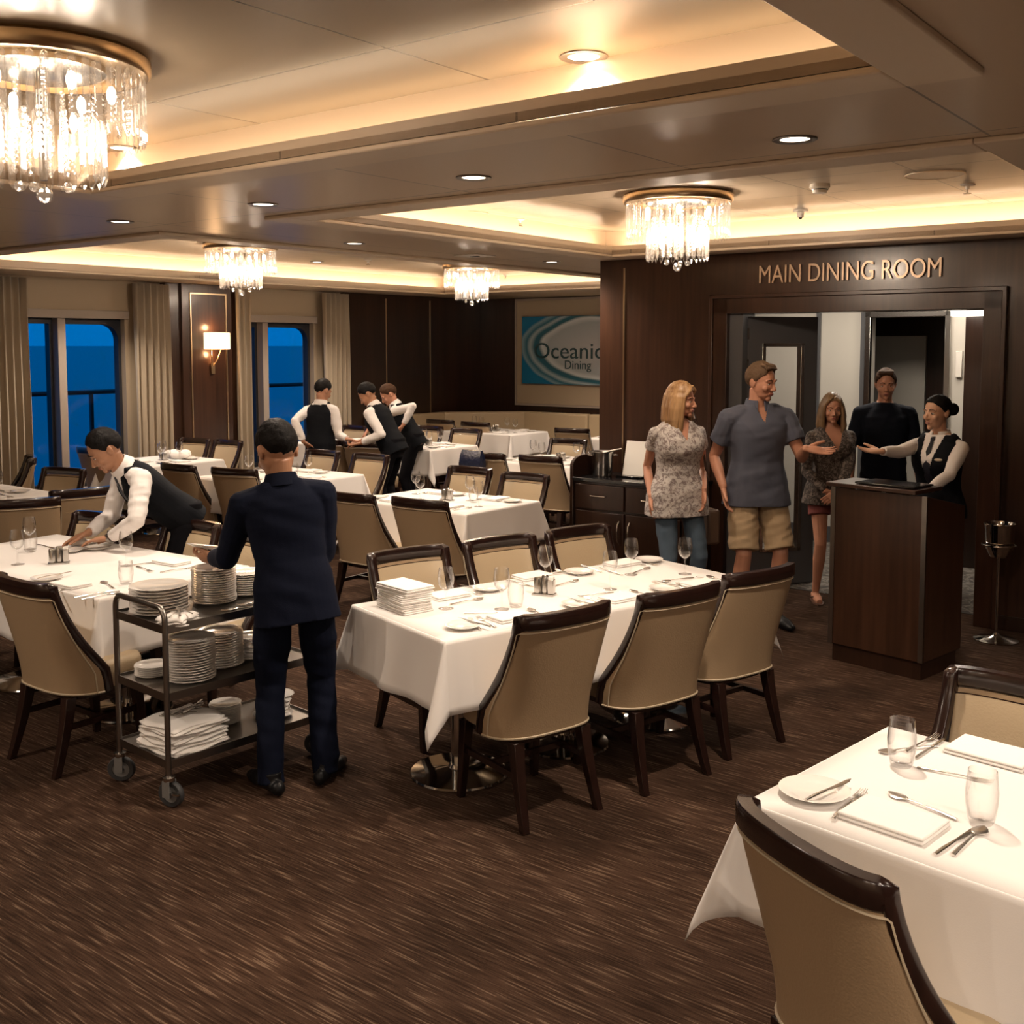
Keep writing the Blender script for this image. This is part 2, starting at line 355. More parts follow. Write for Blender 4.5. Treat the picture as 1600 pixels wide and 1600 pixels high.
def text(s_,size,name,m,parent,loc,ext=.004,width=None,align='LEFT',cap=None):
    c=bpy.data.curves.new(name,'FONT');c.body=s_;c.size=size;c.extrude=ext;c.align_x=align;c.offset=-.0
    o=bpy.data.objects.new(name,c);COL.objects.link(o);bpy.context.view_layer.update()
    me=bpy.data.meshes.new_from_object(o.evaluated_get(bpy.context.evaluated_depsgraph_get()));bpy.data.objects.remove(o)
    xs=[v.co.x for v in me.vertices];ys=[v.co.y for v in me.vertices]
    if width:
        k=width/(max(xs)-min(xs));x0=min(xs)
        for v in me.vertices:v.co.x=(v.co.x-x0)*k
    if cap:
        k=cap/max(ys)
        for v in me.vertices:v.co.y*=k
    for v in me.vertices: v.co=Vector((v.co.x,-v.co.z,v.co.y))
    me.materials.clear();me.materials.append(M[m])
    o=bpy.data.objects.new(name,me);COL.objects.link(o);o.parent=parent;o.location=loc;return o
text('Oceanic',.3,'lettering','sign_ink',sg,(-8.99*s-sc_[0],-.024,Z2(1.775)-sc_[1]),.002,width=1.14*s,cap=.23)
text('Dining',.2,'lettering','sign_ink',sg,(-8.47*s-sc_[0],-.024,Z2(1.63)-sc_[1]),.002,width=.43*s,cap=.125)
# door wall (v = VD) with doorway opening
oL,oR,oz=-3.86,-1.95,2.20
mb=MB();D=.26
mb.box(UE,oL,VD,VD+D,0,ZS+.3);mb.box(oR,UR,VD,VD+D,0,ZS+.3);mb.box(oL,oR,VD,VD+D,oz,ZS+.3)
struct(room(mb,'wall_front','walnut',ang=0),'dark walnut entrance wall with doorway')
mb=MB();mb.box(UE,UE+.2,VD+D,VA,0,ZS+.3);struct(room(mb,'wall_divider','walnut_dark',ang=0),'dark return wall behind the entrance wall')
mb=MB()
for a,b,c,d in((oL-.12,oL,0,oz+.12),(oR,oR+.12,0,oz+.12),(oL-.12,oR+.12,oz,oz+.12)): mb.box(a,b,VD-.035,VD,c,d)
for a,b,c,d in((oL-.15,oL-.12,0,oz+.15),(oR+.12,oR+.15,0,oz+.15),(oL-.15,oR+.15,oz+.12,oz+.15)): mb.box(a,b,VD-.05,VD,c,d)
struct(room(mb,'trim_10','walnut',bevel=.004),'stepped walnut casing around the doorway')
mb=MB();mb.box(-4.835,-4.822,VD-.008,VD,.95,ZS-.07);struct(room(mb,'trim_11','brass'),'slim metal strip on the entrance wall')
nm=thing('room_sign','bronze raised letters reading MAIN DINING ROOM above the doorway','sign',W(-3.6,VD-.012,2.43),-TH)
text('MAIN DINING ROOM',.2,'lettering','bronze_letter',nm,(0,0,0),.008,width=1.36,cap=.135)
# closing walls behind the camera side
mb=MB();mb.box(UR,UR+.2,VB,VD,0,ZS+.3);struct(room(mb,'wall_right','walnut',ang=0),'walnut side wall right of the camera')
mb=MB();mb.box(UW,UR,VB-.2,VB,0,ZS+.3);struct(room(mb,'wall_near','beige_wall',ang=0),'beige wall behind the camera')
# baseboards
mb=MB();mb.box(UE,oL-.15,VD-.02,VD,0,.1);mb.box(oR+.15,UR,VD-.02,VD,0,.1);struct(room(mb,'baseboard_front','walnut_dark',bevel=.003))
mb=MB();mb.box(UW,UW+.02,VB,6.88*1.08,0,.1);struct(room(mb,'baseboard_left','walnut_dark',bevel=.003))
# ceiling with three lit trays
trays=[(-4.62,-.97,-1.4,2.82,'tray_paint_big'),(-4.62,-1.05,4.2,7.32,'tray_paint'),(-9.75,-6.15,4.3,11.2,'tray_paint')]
us=sorted({UW-.2,UR+.2,UE}|{q for t_ in trays for q in t_[:2]});vs=sorted({VB-.2,VA+.2,VD+.26}|{q for t_ in trays for q in t_[2:4]})
mb=MB()
for i in range(len(us)-1):
    for j in range(len(vs)-1):
        cu=(us[i]+us[i+1])/2;cv=(vs[j]+vs[j+1])/2
        if any(a<cu<b and c<cv<d for a,b,c,d,_ in trays) or (cu>UE and cv>VD+.2): continue
        mb.box(us[i],us[i+1],vs[j],vs[j+1],ZS,ZS+.03)
struct(room(mb,'ceiling','soffit_paint',ang=0),'glossy beige soffit ceiling')
warm=(1,.76,.52)
for k,(a,b,c,d,mt) in enumerate(trays):
    o=bpy.data.objects.new('ceiling_%s'%['near','door','window'][k],None);COL.objects.link(o);o.rotation_euler=(0,0,-TH);struct(o,'recessed lit ceiling tray, %s'%['nearest, with the large chandelier','before the doorway','along the windows'][k])
    g=.17
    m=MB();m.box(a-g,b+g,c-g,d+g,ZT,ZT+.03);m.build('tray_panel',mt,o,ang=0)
    m=MB()
    m.box(a-g-.02,a-g,c-g,d+g,ZS,ZT);m.box(b+g,b+g+.02,c-g,d+g,ZS,ZT);m.box(a-g,b+g,c-g-.02,c-g,ZS,ZT);m.box(a-g,b+g,d+g,d+g+.02,ZS,ZT);m.build('cove_wall','trim_ceiling',o,ang=0)
    m=MB();h=ZS+.065
    m.box(a-.03,a,c-.03,d+.03,ZS,h);m.box(b,b+.03,c-.03,d+.03,ZS,h);m.box(a,b,c-.03,c,ZS,h);m.box(a,b,d,d+.03,ZS,h);m.build('cove_lip','trim_ceiling',o,ang=0)
    m=MB();bw=.2;z0=ZS-.022
    for x0,x1,y0,y1 in((a-bw,a,c-bw,d+bw),(b,b+bw,c-bw,d+bw),(a,b,c-bw,c),(a,b,d,d+bw)): m.box(x0,x1,y0,y1,z0,ZS)
    m.build('tray_border','trim_ceiling',o,bevel=.006)
    e=(4.6 if k==0 else 11)
    zz=ZS+.045
    for (x,y,L_,ax,sgn) in(((a+b)/2,d+.10,b-a,'u',1),((a+b)/2,c-.10,b-a,'u',-1),(a-.10,(c+d)/2,d-c,'v',-1),(b+.10,(c+d)/2,d-c,'v',1)):
        rot=rz(-TH)@(Matrix.Identity(4) if ax=='u' else rz(PI/2))@Matrix.Rotation(PI,4,'X')
        area('cove_light',W(x,y,zz),L_,e*L_/3.5,warm,rot,sy=.03)
# sea and sky
mb=MB();mb.box(-40000,40000,-40000,40000,-16,-15);o=mb.build('sea','sea_water',ang=0);struct(o,'blue dusk sea outside the windows')
rl=thing('deck_railing','dark horizontal ship railing seen outside the windows','railing',(0,0,0),-TH)
rl.location=W(UW-1.6,0,0);m=MB();m.tube([(0,-2,1.37),(0,13,1.37)],.03,8);m.build('rail','frame_dark',rl)
for v_ in (2.5,5.0,7.5,10.0):
    m=MB();m.box(-.02,.02,v_-.02,v_+.02,0,1.36);m.build('post','frame_dark',rl)
mb=MB();mb.box(UW-2,UW-.22,-3,13.5,-.12,-.02);struct(room(mb,'deck_floor','frame_dark',ang=0))
w=bpy.data.worlds.new('World');S.world=w;w.use_nodes=True;nt=w.node_tree;bg=nt.nodes['Background']
tc=nt.nodes.new('ShaderNodeTexCoord');sx=nt.nodes.new('ShaderNodeSeparateXYZ');rp=nt.nodes.new('ShaderNodeValToRGB')
nt.links.new(tc.outputs['Generated'],sx.inputs[0]);nt.links.new(sx.outputs['Z'],rp.inputs[0]);nt.links.new(rp.outputs[0],bg.inputs[0])
rp.color_ramp.elements[0].position=0;rp.color_ramp.elements[0].color=(.0,.13,.40,1);rp.color_ramp.elements[1].position=.35;rp.color_ramp.elements[1].color=(.0,.19,.52,1)
bg.inputs[1].default_value=.95
# lobby beyond the doorway
LV=10.35
mb=MB();mb.box(UE+.2,-3.62,LV,LV+.2,0,2.8);mb.box(-2.86,1.5,LV,LV+.2,0,2.8);mb.box(-3.62,-2.86,LV,LV+.2,2.22,2.8)
struct(room(mb,'wall_lobby','lobby_wall',ang=0),'pale lobby wall beyond the doorway')
mb=MB();mb.box(-3.64,-3.59,LV-.04,LV+.02,0,2.27);mb.box(-2.90,-2.85,LV-.04,LV+.02,0,2.27);mb.box(-3.64,-2.85,LV-.04,LV+.02,2.22,2.27);struct(room(mb,'trim_12','steel',bevel=.003),'metal frame of the lobby opening')
mb=MB();mb.box(-4.3,-2.2,LV+1.2,LV+1.3,0,2.8);mb.box(-4.3,-4.2,LV+.2,LV+1.2,0,2.8);mb.box(-2.3,-2.2,LV+.2,LV+1.2,0,2.8);struct(room(mb,'wall_lobby_back','walnut_dark',ang=0));area('lobby_fill_light',W(-3.4,9.2,2.7),.6,26,(1,.87,.72));area('lobby_fill_light',W(-2.7,9.9,2.7),.3,12,(1,.87,.72));area('lobby_fill_light',W(-4.3,9.4,2.7),.4,8,(1,.87,.72))  # area lights without fittings, added to brighten the lobby
mb=MB();mb.box(-4.2,-3.42,LV+1.15,LV+1.2,0,2.05);struct(room(mb,'trim_13','lobby_wall',ang=0),'cream panel seen through the lobby opening')
for n_,u_ in((14,-4.11),(15,-3.665)):
    mb=MB();mb.box(u_-.02,u_+.02,LV-.03,LV,0,2.8);struct(room(mb,'trim_%d'%n_,'grey_panel'),'dark vertical strip on the lobby wall')
mb=MB();mb.box(UE+.2,-3.64,LV-.025,LV,0,.16);mb.box(-2.85,1.5,LV-.025,LV,0,.16);struct(room(mb,'baseboard_lobby','grey_panel'))
mb=MB();mb.box(UE+.2,1.5,VD+.2,LV+1.35,2.75,2.8);struct(room(mb,'ceiling_lobby','plastic_white',ang=0))
mb=MB();mb.box(-2.60,-2.1,LV-.5,LV,0,2.75);struct(room(mb,'trim_16','walnut_dark',bevel=.004),'dark column at the right of the lobby')
mb=MB();mb.box(1.3,1.5,VD+.26,LV,0,2.8);struct(room(mb,'wall_lobby_side','lobby_wall',ang=0))
tm=tag(room(MB().box(-2.80,-2.745,LV-.03,LV,1.66,1.9),'thermostat','plastic_white',bevel=.004),'small white wall control in the lobby beside the metal frame','thermostat')
lm=thing('wall_lamp','white lit drum lamp at the top right of the doorway','lamp',W(-2.52,LV-.75,2.3),-TH)
MB().lathe([(.13,-.1),(.15,.1)],24).build('lamp_shade','lobby_shade',lm)
MB().cyl((0,0,.1),(0,0,.45),.012).build('stem','steel',lm)
# open door leaf hinged at the left jamb
dl=bpy.data.objects.new('door_1',None);COL.objects.link(dl);struct(dl,'grey glazed door leaf standing open into the lobby')
dl.location=W(oL+.09,VD+.13,0);dl.rotation_euler=(0,0,-TH+R(52))
m=MB();w_=.62
for a,b,c,d in((0,.14,.01,2.18),(w_-.12,w_,.01,2.18),(.14,w_-.12,.01,.3),(.14,w_-.12,1.95,2.18)): m.box(a,b,-.025,.025,c,d)
m.build('leaf','grey_panel',dl)
m=MB()
for a,b,c,d in((.13,.16,.28,1.97),(w_-.15,w_-.12,.28,1.97),(.13,w_-.12,.28,.31),(.13,w_-.12,1.94,1.97)): m.box(a,b,-.034,.034,c,d)
m.build('glazing_frame','steel',dl,bevel=.002)
m=MB();m.box(.15,w_-.13,-.004,.004,.3,1.95);m.build('pane','glass',dl,ang=0)
m=MB();m.tube([(w_-.06,-.03,.95),(w_-.06,-.08,.97),(w_-.06,-.08,1.23),(w_-.06,-.03,1.25)],.011);m.build('door_handle','steel',dl)
for z_ in(.3,1.75,2.0):
    m=MB();m.box(-.035,.01,-.03,.03,z_,z_+.09);m.build('hinge','steel',dl)
m=MB();m.box(oL,oL+.11,VD+.02,VD+D-.02,0,oz);struct(room(m,'trim_17','grey_panel'),'dark inner door jamb at left')
# curtains
def curtain(v0,v1,label,amp=.045):
    n=int((v1-v0)/.012);mb=MB()
    nf=(v1-v0)/.085
    def fn(i,j):
        z=lerp(.03,ZS-.03,j);fl=.75+.25*(1-j)
        x=UW+.16+math.sin(i*nf*2*PI+.5*math.sin(3*i+4*j))*amp*fl+.012*math.sin(i*31)
        return (x,lerp(v0,v1,i)+.008*math.sin(i*nf*4*PI),z)
    mb.grid(fn,n,6)
    o=room(mb,'curtain','curtain',ang=0);o.data.polygons.foreach_set('use_smooth',[True]*len(o.data.polygons))
    sm=o.modifiers.new('thick','SOLIDIFY');sm.thickness=.006
    return tag(o,label,'curtain','long beige window curtains')
curtain(3.6,5.33*1.08,'beige curtain at the left edge of the wide window')
curtain(6.46*1.08,6.88*1.08,'beige curtain between the wide window and the walnut pier',.055)
curtain(7.76*1.08,7.96*1.08,'narrow beige curtain just right of the walnut pier')
curtain(9.06*1.08,9.48*1.08,'beige curtain right of the narrow window, behind the standing waiter',.055)
# sconce on pier
sc=thing('wall_sconce','brass wall sconce with a lit rectangular shade on the walnut pier','sconce',W(UW+.147,7.43*1.08,0),-TH)
zc=WZ(2.0);m=MB()
MB().box(.03,.17,-.14,.14,zc-.10,zc+.10).build('lamp_shade','shade_lit',sc,bevel=.008)
for y_ in(-.07,.07):
    MB().tube([(.02,0,WZ(1.72)),(.05,y_*.6,WZ(1.80)),(.08,y_,zc-.1)],.007).build('arm','brass',sc)
MB().box(0,.025,-.025,.025,WZ(1.64),WZ(1.76)).build('wall_plate','brass',sc,bevel=.004)
for dz in(.16,-.16): point('sconce_light',W(UW+.147+.1,7.43*1.08,zc+dz),3,(1,.55,.25),.03)
# banquette sofa around the far corner
sf=thing('banquette_sofa','long beige banquette sofa curving round the far corner under the sign','sofa',(0,0,0),-TH)
pth=[(UW+.08,10.6*1.0),(UW+.08,VA-1.0),(UW+1.0,VA-.06),(-8.6,VA-.06),(UE-.1,VA-.06)]
for i in range(len(pth)-1):
    a=Vector((*pth[i],0));b=Vector((*pth[i+1],0));d=(b-a).normalized();n=Vector((d.y,-d.x,0));L_=(b-a).length-.008
    X=Matrix(((d.x,n.x,0,a.x),(d.y,n.y,0,a.y),(0,0,1,0),(0,0,0,1)))
    m=MB();m.X=X;m.box(.004,L_,.0,.14,.42,.96);m.build('backrest','leather',sf,bevel=.03,seg=3)
    m=MB();m.X=X;m.box(.004,L_,.1,.6,.32,.46);m.build('seat','leather',sf,bevel=.025,seg=3)
    m=MB();m.X=X;m.box(.004,L_,.02,.55,0,.32);m.build('plinth','walnut_dark',sf)
# ---------- chair ----------
def sh(t,s,off=0.):
    w=lerp(.246,.238,t);q_=min(1,(1-t)/.80);D=.070+.155*q_**1.9;yb=-.205-.105*t**1.15
    ph=s*PI/2;p=lerp(.64,.86,t);c=abs(math.cos(ph));sn=abs(math.sin(ph))
    x=w*math.copysign(sn**p,s);y=yb+D*(1-c**p if c>1e-6 else 1)
    z=lerp(.372,.868,t)-.02*(1-c)*(1-t)
    # inward normal in plan
    e=.01
    if off:
        x1=w*math.copysign(abs(math.sin((s+e)*PI/2))**p,s+e);c1=max(abs(math.cos((s+e)*PI/2)),1e-6);y1=yb+D*(1-c1**p)
        x0=w*math.copysign(abs(math.sin((s-e)*PI/2))**p,s-e);c0=max(abs(math.cos((s-e)*PI/2)),1e-6);y0=yb+D*(1-c0**p)
        if abs(s)>.97: tx,ty=0,math.copysign(1,s)*max(D,.01)
        else: tx,ty=x1-x0,y1-y0
        l=math.hypot(tx,ty) or 1;x+=-ty/l*off;y+=tx/l*off
    return (x,y,z)
def make_chair():
    t=thing('dining_chair','','chair')
    def slab(s0,s1,t0,t1,o0,o1,ns=22,nt=8,puff=0):
        mb=MB();n=ns+1
        def P(i,j,o):
            q=math.sin(PI*i/ns)*math.sin(PI*j/nt)
            return sh(lerp(t0,t1,j/nt),lerp(s0,s1,i/ns),o+puff*q**.4 if puff else o)
        A=[[P(i,j,o0) for i in range(n)] for j in range(nt+1)];B=[[P(i,j,o1) if not puff else sh(lerp(t0,t1,j/nt),lerp(s0,s1,i/ns),o1+puff*(math.sin(PI*i/ns)*math.sin(PI*j/nt))**.4) for i in range(n)] for j in range(nt+1)]
        vs=[p for r in A for p in r]+[p for r in B for p in r];k=n*(nt+1);fs=[]
        for j in range(nt):
            for i in range(ns):
                a=j*n+i;fs+=[(a+n,a+n+1,a+1,a),(k+a,k+a+1,k+a+n+1,k+a+n)]
        for i in range(ns): a=i;fs.append((a,a+1,k+a+1,k+a));a=nt*n+i;fs.append((k+a,k+a+1,a+1,a))
        for j in range(nt): a=j*n;fs.append((k+a,k+a+n,a+n,a));a=j*n+ns;fs.append((a,a+n,k+a+n,k+a))
        return mb.add(vs,fs)
    slab(-.97,.97,.0,.93,.0,.03).build('backrest','leather_dark',t)
    slab(-.80,.80,.16,.90,.030,.038,puff=.016).build('back_cushion','leather',t,ang=60)
    # wooden frame swept round the edge
    path=[];ups=[]
    for j in range(0,11): path.append((j/10*.97,-1,0))
    for i in range(0,17): path.append((1.,-1+2*i/16,1))
    for j in range(10,-1,-1): path.append((j/10*.97,1,0))
    rings=[];pts=[Vector(sh(a,max(-.999,min(.999,b)),.018)) for a,b,c in path]
    K=len(pts)
    for i,p in enumerate(pts):
        tn=(pts[min(i+1,K-1)]-pts[max(i-1,0)]).normalized()
        a,b,c=path[i]
        nn=(Vector(sh(min(a,.97),max(-.97,min(.97,b)),.03))-Vector(sh(min(a,.97),max(-.97,min(.97,b)),0))).normalized()
        nn=(nn-tn*nn.dot(tn)).normalized();bb=tn.cross(nn)
        h=.021 if c==0 else .030;th=.021
        if i in(10,27): h=.026
        rings.append([p+nn*th*x_+bb*h*y_ for x_,y_ in((-1,-.8),(-.8,-1),(.8,-1),(1,-.8),(1,.8),(.8,1),(-.8,1),(-1,.8))])
    MB().loft(rings).build('back_frame','chair_wood',t,ang=50)
    # piping on the rear face, just inside the frame
    pp=[Vector(sh(a,b,-.003)) for a,b in [(j/10*.9,-.9) for j in range(11)]+[(.915,-.86+1.72*i/14) for i in range(15)]+[(j/10*.9,.9) for j in range(10,-1,-1)]]
    MB().tube(pp,.0035,5).build('piping','piping',t)
    pp=[Vector(sh(.0,-.97+1.94*i/20,-.002)) for i in range(21)]
    MB().tube(pp,.005,5).build('piping','piping',t)
    pp=[Vector(sh(a,b,.036)) for a,b in [(.15+j/10*.75,-.82) for j in range(11)]+[(.90,-.8+1.6*i/14) for i in range(15)]+[(.15+j/10*.75,.82) for j in range(10,-1,-1)]]
    MB().tube(pp,.003,5).build('piping','chair_wood',t)
    def sup(z,w,d,n=28,e=.45,cy=.045): return [(w*math.copysign(abs(math.cos(2*PI*k/n))**e,math.cos(2*PI*k/n)),cy+d*math.copysign(abs(math.sin(2*PI*k/n))**e,math.sin(2*PI*k/n)),z) for k in range(n)]
    MB().loft([sup(.350,.20,.19),sup(.36,.212,.202),sup(.45,.218,.208),sup(.472,.208,.200),sup(.482,.17,.16),sup(.484,.05,.05)]).build('seat','leather',t,ang=60)
    MB().loft([sup(.325,.195,.185),sup(.350,.195,.185)]).build('seat_frame','chair_wood',t)
    for sx in(-1,1):
        for (x0,y0,x1,y1,w0,w1) in((.185,.19,.2,.215,.024,.015),(.175,-.15,.195,-.235,.026,.016)):
            rs=[]
            for q in range(7):
                u=q/6;z=.35*(1-u);k=u**1.3 if y0<0 else u
                cx_=sx*lerp(x0,x1,k);cy_=lerp(y0,y1,k);w=lerp(w0,w1,u)
                rs.append([(cx_+a*w,cy_+b*w,z) for a,b in((-1,-1),(1,-1),(1,1),(-1,1))])
            MB().loft(rs).build('leg','chair_wood',t,bevel=.003,ang=30)
        MB().box(sx*.188-.009,sx*.188+.009,-.185,.2,.20,.225).build('stretcher','chair_wood',t)
    MB().box(-.185,.185,.0,.018,.20,.225).build('stretcher','chair_wood',t)
    return t
CH=make_chair();CHUSED=[0]
def chair(mx,my,deg,label,dz=0,off=.30):
    a=R(deg);f=Vector((-math.sin(a),math.cos(a),0));p=at(mx,my,.875)+f*off;p.z=0
    if CHUSED[0]==0: o=CH;CHUSED[0]=1;o.location=p;o.rotation_euler=(0,0,a);o['label']=label
    else: o=dup(CH,label,p,a)
    o['group']='beige upholstered dining chairs';return o
# (mid of top rail px, rotation, label)
for c in [
 (896,961,36.5,'beige chair seen from behind at the long centre table, nearest of its near side'),
 (1078,928,36.5,'beige chair seen from behind, middle one on the near side of the long centre table'),
 (1202,897,37,'beige chair seen from behind at the far right end of the long centre table'),
 (629,862,-143,'beige chair beyond the stack of folded napkins on the long centre table'),
 (771,844,-143,'beige chair on the far side of the long centre table, middle of three'),
 (893,828,-143,'beige chair on the far side of the long centre table, rightmost of three'),
 (20,913,-37,'beige chair seen from behind at the lower left edge, left of the trolley'),
 (134,768,42,'tilted beige chair back left of the leaning waiter, before his arm'),
 (38,785,28,'beige chair seen from behind at the left edge, beside the small left table'),
 (108,734,157,'beige chair facing the camera beyond the small left table'),
 (55,716,118,'beige chair turned sideways under the wide window at left'),
 (137,703,-32,'beige chair back just behind the leaning waiter head, by the wide window'),
 (166,806,148,'beige chair between the arms of the leaning waiter'),
 (312,818,147,'beige chair just left of the navy suited man, facing the camera'),
 (408,838,143,'beige chair hidden mostly behind the navy suited man'),
 (270,729,-37,'beige chair seen from behind, right behind the leaning waiter back'),
 (359,736,-24,'beige chair seen from behind, directly left of the navy suited man head'),
 (310,687,150,'beige chair at the base of the walnut pier, left of two'),
 (363,690,143,'beige chair by the narrow curtain right of the walnut pier'),
 (511,706,143,'beige chair in front of the standing waiter trousers, facing the camera'),
 (586,712,143,'beige chair left of the black trousers of the bending waiter'),
 (538,775,-37,'beige chair seen from behind, touching the right arm of the navy suited man'),
 (647,785,-33,'beige chair seen from behind, at the near left side of the middle table'),
 (741,733,143,'beige chair beyond the middle table, left of two facing the camera'),
 (827,743,143,'beige chair beyond the middle table, right of two facing the camera'),
 (839,716,-33,'beige chair seen from behind, left of the walnut sideboard'),
 (752,711,-33,'beige chair carrying the small navy bag'),
 (892,688,148,'beige chair facing the camera beyond the table left of the sideboard'),
 (891,672,-25,'beige chair seen from behind near the right end of the sofa'),
 (733,672,146,'beige chair facing the camera, second table row right of the waiters'),
 (674,668,146,'beige chair facing the camera, just right of the bent third waiter'),
 (739,662,-33,'beige chair seen from behind at the table by the sofa, right of two'),
 (684,658,-33,'beige chair seen from behind at the table by the sofa, left of two'),
 (563,694,-22,'beige chair back under the joined hands of the two waiters'),
 (560,667,143,'far beige chair seen between the two waiters'),
 (508,690,-37,'beige chair half hidden by the standing waiter legs'),
]: chair(*c)
p=at(1128,1262,.87)+Vector((.42,-.907,0))*.24;q=px((p.x,p.y,.875));chair(q[0],q[1],-65,'beige chair seen from behind at the near corner of the lower right table')
p=at(1492,1052,.86)+Vector((.71,-.70,0))*.235;q=px((p.x,p.y,.875));chair(q[0],q[1],135,'beige chair facing the camera beyond the lower right table')
# ---------- tables ----------
def cloth_mesh(L,Wd,drop,seed=0):
    rnd=random.Random(seed);mb=MB();hx,hy=L/2,Wd/2;NR=9
    mb.grid(lambda i,j:((i*2-1)*hx,(j*2-1)*hy,.0),14,8)
    sides=[((-hx,-hy),(hx,-hy),(0,-1)),((hx,-hy),(hx,hy),(1,0)),((hx,hy),(-hx,hy),(0,1)),((-hx,hy),(-hx,-hy),(-1,0))]
    ph=[rnd.uniform(0,6) for _ in range(8)]
    rows=[0,.004,.015]+[drop*(k/NR) for k in range(1,NR+1)]
    def flare(d): return .006*min(1,d/.006)+.085*d
    for k,(a,b,n) in enumerate(sides):
        Ls=math.hypot(b[0]-a[0],b[1]-a[1]);N=int(Ls/.045)
        cols=[]
        for i in range(N+1):
            u=i/N;x=lerp(a[0],b[0],u);y=lerp(a[1],b[1],u)
            env=math.sin(PI*u)**.5 if 0<u<1 else 0
            col=[]
            for d in rows:
                w=env*(d/drop)**1.3*(.014*math.sin(u*Ls*9+ph[k])+.010*math.sin(u*Ls*21+ph[k+4]))
                o=flare(d)+w
                zz=d-.004*(d<.005 and d>0)
                col.append((x+n[0]*o,y+n[1]*o,-zz+.0))
            cols.append(col)
        vs=[p for c in cols for p in c];w_=len(rows);mb.add(vs,[(i*w_+j,i*w_+j+1,(i+1)*w_+j+1,(i+1)*w_+j) for i in range(N) for j in range(w_-1)])
        # corner between this side (end b) and next
        n2=sides[(k+1)%4][2];dg=Vector((n[0]+n2[0],n[1]+n2[1],0)).normalized()
        tw=rnd.choice((-1,1))*.35;c_,s_=math.cos(tw),math.sin(tw);dg2=Vector((dg.x*c_-dg.y*s_,dg.x*s_+dg.y*c_,0))
        NC=12;cols=[]
        for i in range(NC+1):
            psi=PI/2*i/NC;rm=drop/max(math.cos(psi),math.sin(psi));nn=Vector((n[0],n[1],0))*math.cos(psi)+Vector((n2[0],n2[1],0))*math.sin(psi);nn.normalize()
            col=[]
            for d in rows:
                r=rm*d/drop;s2=max(0,math.sin(2*psi))**.85;o=r*(.30*s2)
                z=-math.sqrt(max(0,r*r-o*o));f=flare(d)
                lat=r*.13*math.sin(2*psi)*math.cos(psi*2)
                P=Vector((b[0],b[1],0))+nn*f+dg2*o+Vector((-dg.y,dg.x,0))*(-lat)
                col.append((P.x,P.y,z if d>.005 or d==0 else 0))
            cols.append(col)
        vs=[p for c in cols for p in c];mb.add(vs,[(i*w_+j,i*w_+j+1,(i+1)*w_+j+1,(i+1)*w_+j) for i in range(NC) for j in range(w_-1)])
    return mb
TABS={}
def table(key,c,deg,L,Wd,drop,bases,where,adj):
    t=thing('dining_table',f'{adj} dining table on round chrome pedestal {where}'[:200],'table',(c[0],c[1],0),R(deg),'dining tables under white cloths')
    MB().box(-L/2+.004,L/2-.004,-Wd/2+.004,Wd/2-.004,.72,.748).build('table_top','walnut_dark',t,bevel=.004)
    for b in bases:
        MB().lathe([(.0,0),(.215,0),(.225,.006),(.22,.014),(.12,.024),(.05,.035),(.042,.05)],40,(b,0,0)).build('pedestal_base','chrome',t)
        MB().cyl((b,0,.04),(b,0,.70),.036,n=20).build('column','chrome',t)
        MB().box(b-.2,b+.2,-.2,.2,.70,.72).build('support_plate','steel_dark',t)
    mb=cloth_mesh(L+.006,Wd+.006,drop,hash(key)%97 if 0 else sum(map(ord,key)))
    o=mb.build('tablecloth','linen',ang=0,loc=(c[0],c[1],.753),rot=R(deg))
    bm=bmesh.new();bm.from_mesh(o.data);bmesh.ops.remove_doubles(bm,verts=bm.verts,dist=.0006);bmesh.ops.recalc_face_normals(bm,faces=bm.faces);bm.to_mesh(o.data);bm.free()
    o.data.polygons.foreach_set('use_smooth',[True]*len(o.data.polygons))
    s=o.modifiers.new('thick','SOLIDIFY');s.thickness=.0015;s.offset=1
    tag(o,f'white tablecloth on {adj} table {where}','tablecloth','white tablecloths')
    TABS[key]=dict(c=Vector((c[0],c[1],0)),a=R(deg),L=L,W=Wd,where=f'on {adj} table {where}')
table('a',(.254,5.168),36.7,1.88,.77,.30,(-.62,.0,.62),'with stacked napkins','the long')
table('c',(-2.424,5.904),-34,1.75,.92,.30,(-.45,.45),'under the leaning waiter','the large')
table('d',(-4.33,8.6),-37.5,.95,.95,.32,(0,),'at far left edge','the small')
table('e',(-3.66,11.22),-37.5,.87,.87,.3,(0,),'by the walnut pier','the small')
table('f',(-2.15,9.88),-37.5,1.08,1.08,.3,(0,),'behind the suited man','the square')
table('t',(-.52,8.30),-39,1.18,.84,.3,(0,),'right of the suited man','the middle')
table('h',(-2.15,13.4),-37.5,.85,.85,.3,(0,),'between two waiters','the far')
table('i',(-1.02,12.87),-37.5,.84,.84,.3,(0,),'right of three waiters','the square')
table('j',(-.25,15.1),-37.5,1.22,.82,.3,(0,),'by the corner sofa','the far')
table('k',(.49,11.17),-37.5,1.1,.85,.3,(0,),'left of the sideboard','the square')
table('l',(1.52,14.0),-37.5,.8,.8,.3,(0,),'at the sofa right end','the far')
table('b',(1.43,2.49),-45.5,1.5,.79,.3,(-.4,.4),'at lower right','the nearest')
TZ=.7555
def on(key,a,b,z=TZ):
    t=TABS[key];c,s=math.cos(t['a']),math.sin(t['a']);return t['c']+Vector((a*c-b*s,a*s+b*c,z))
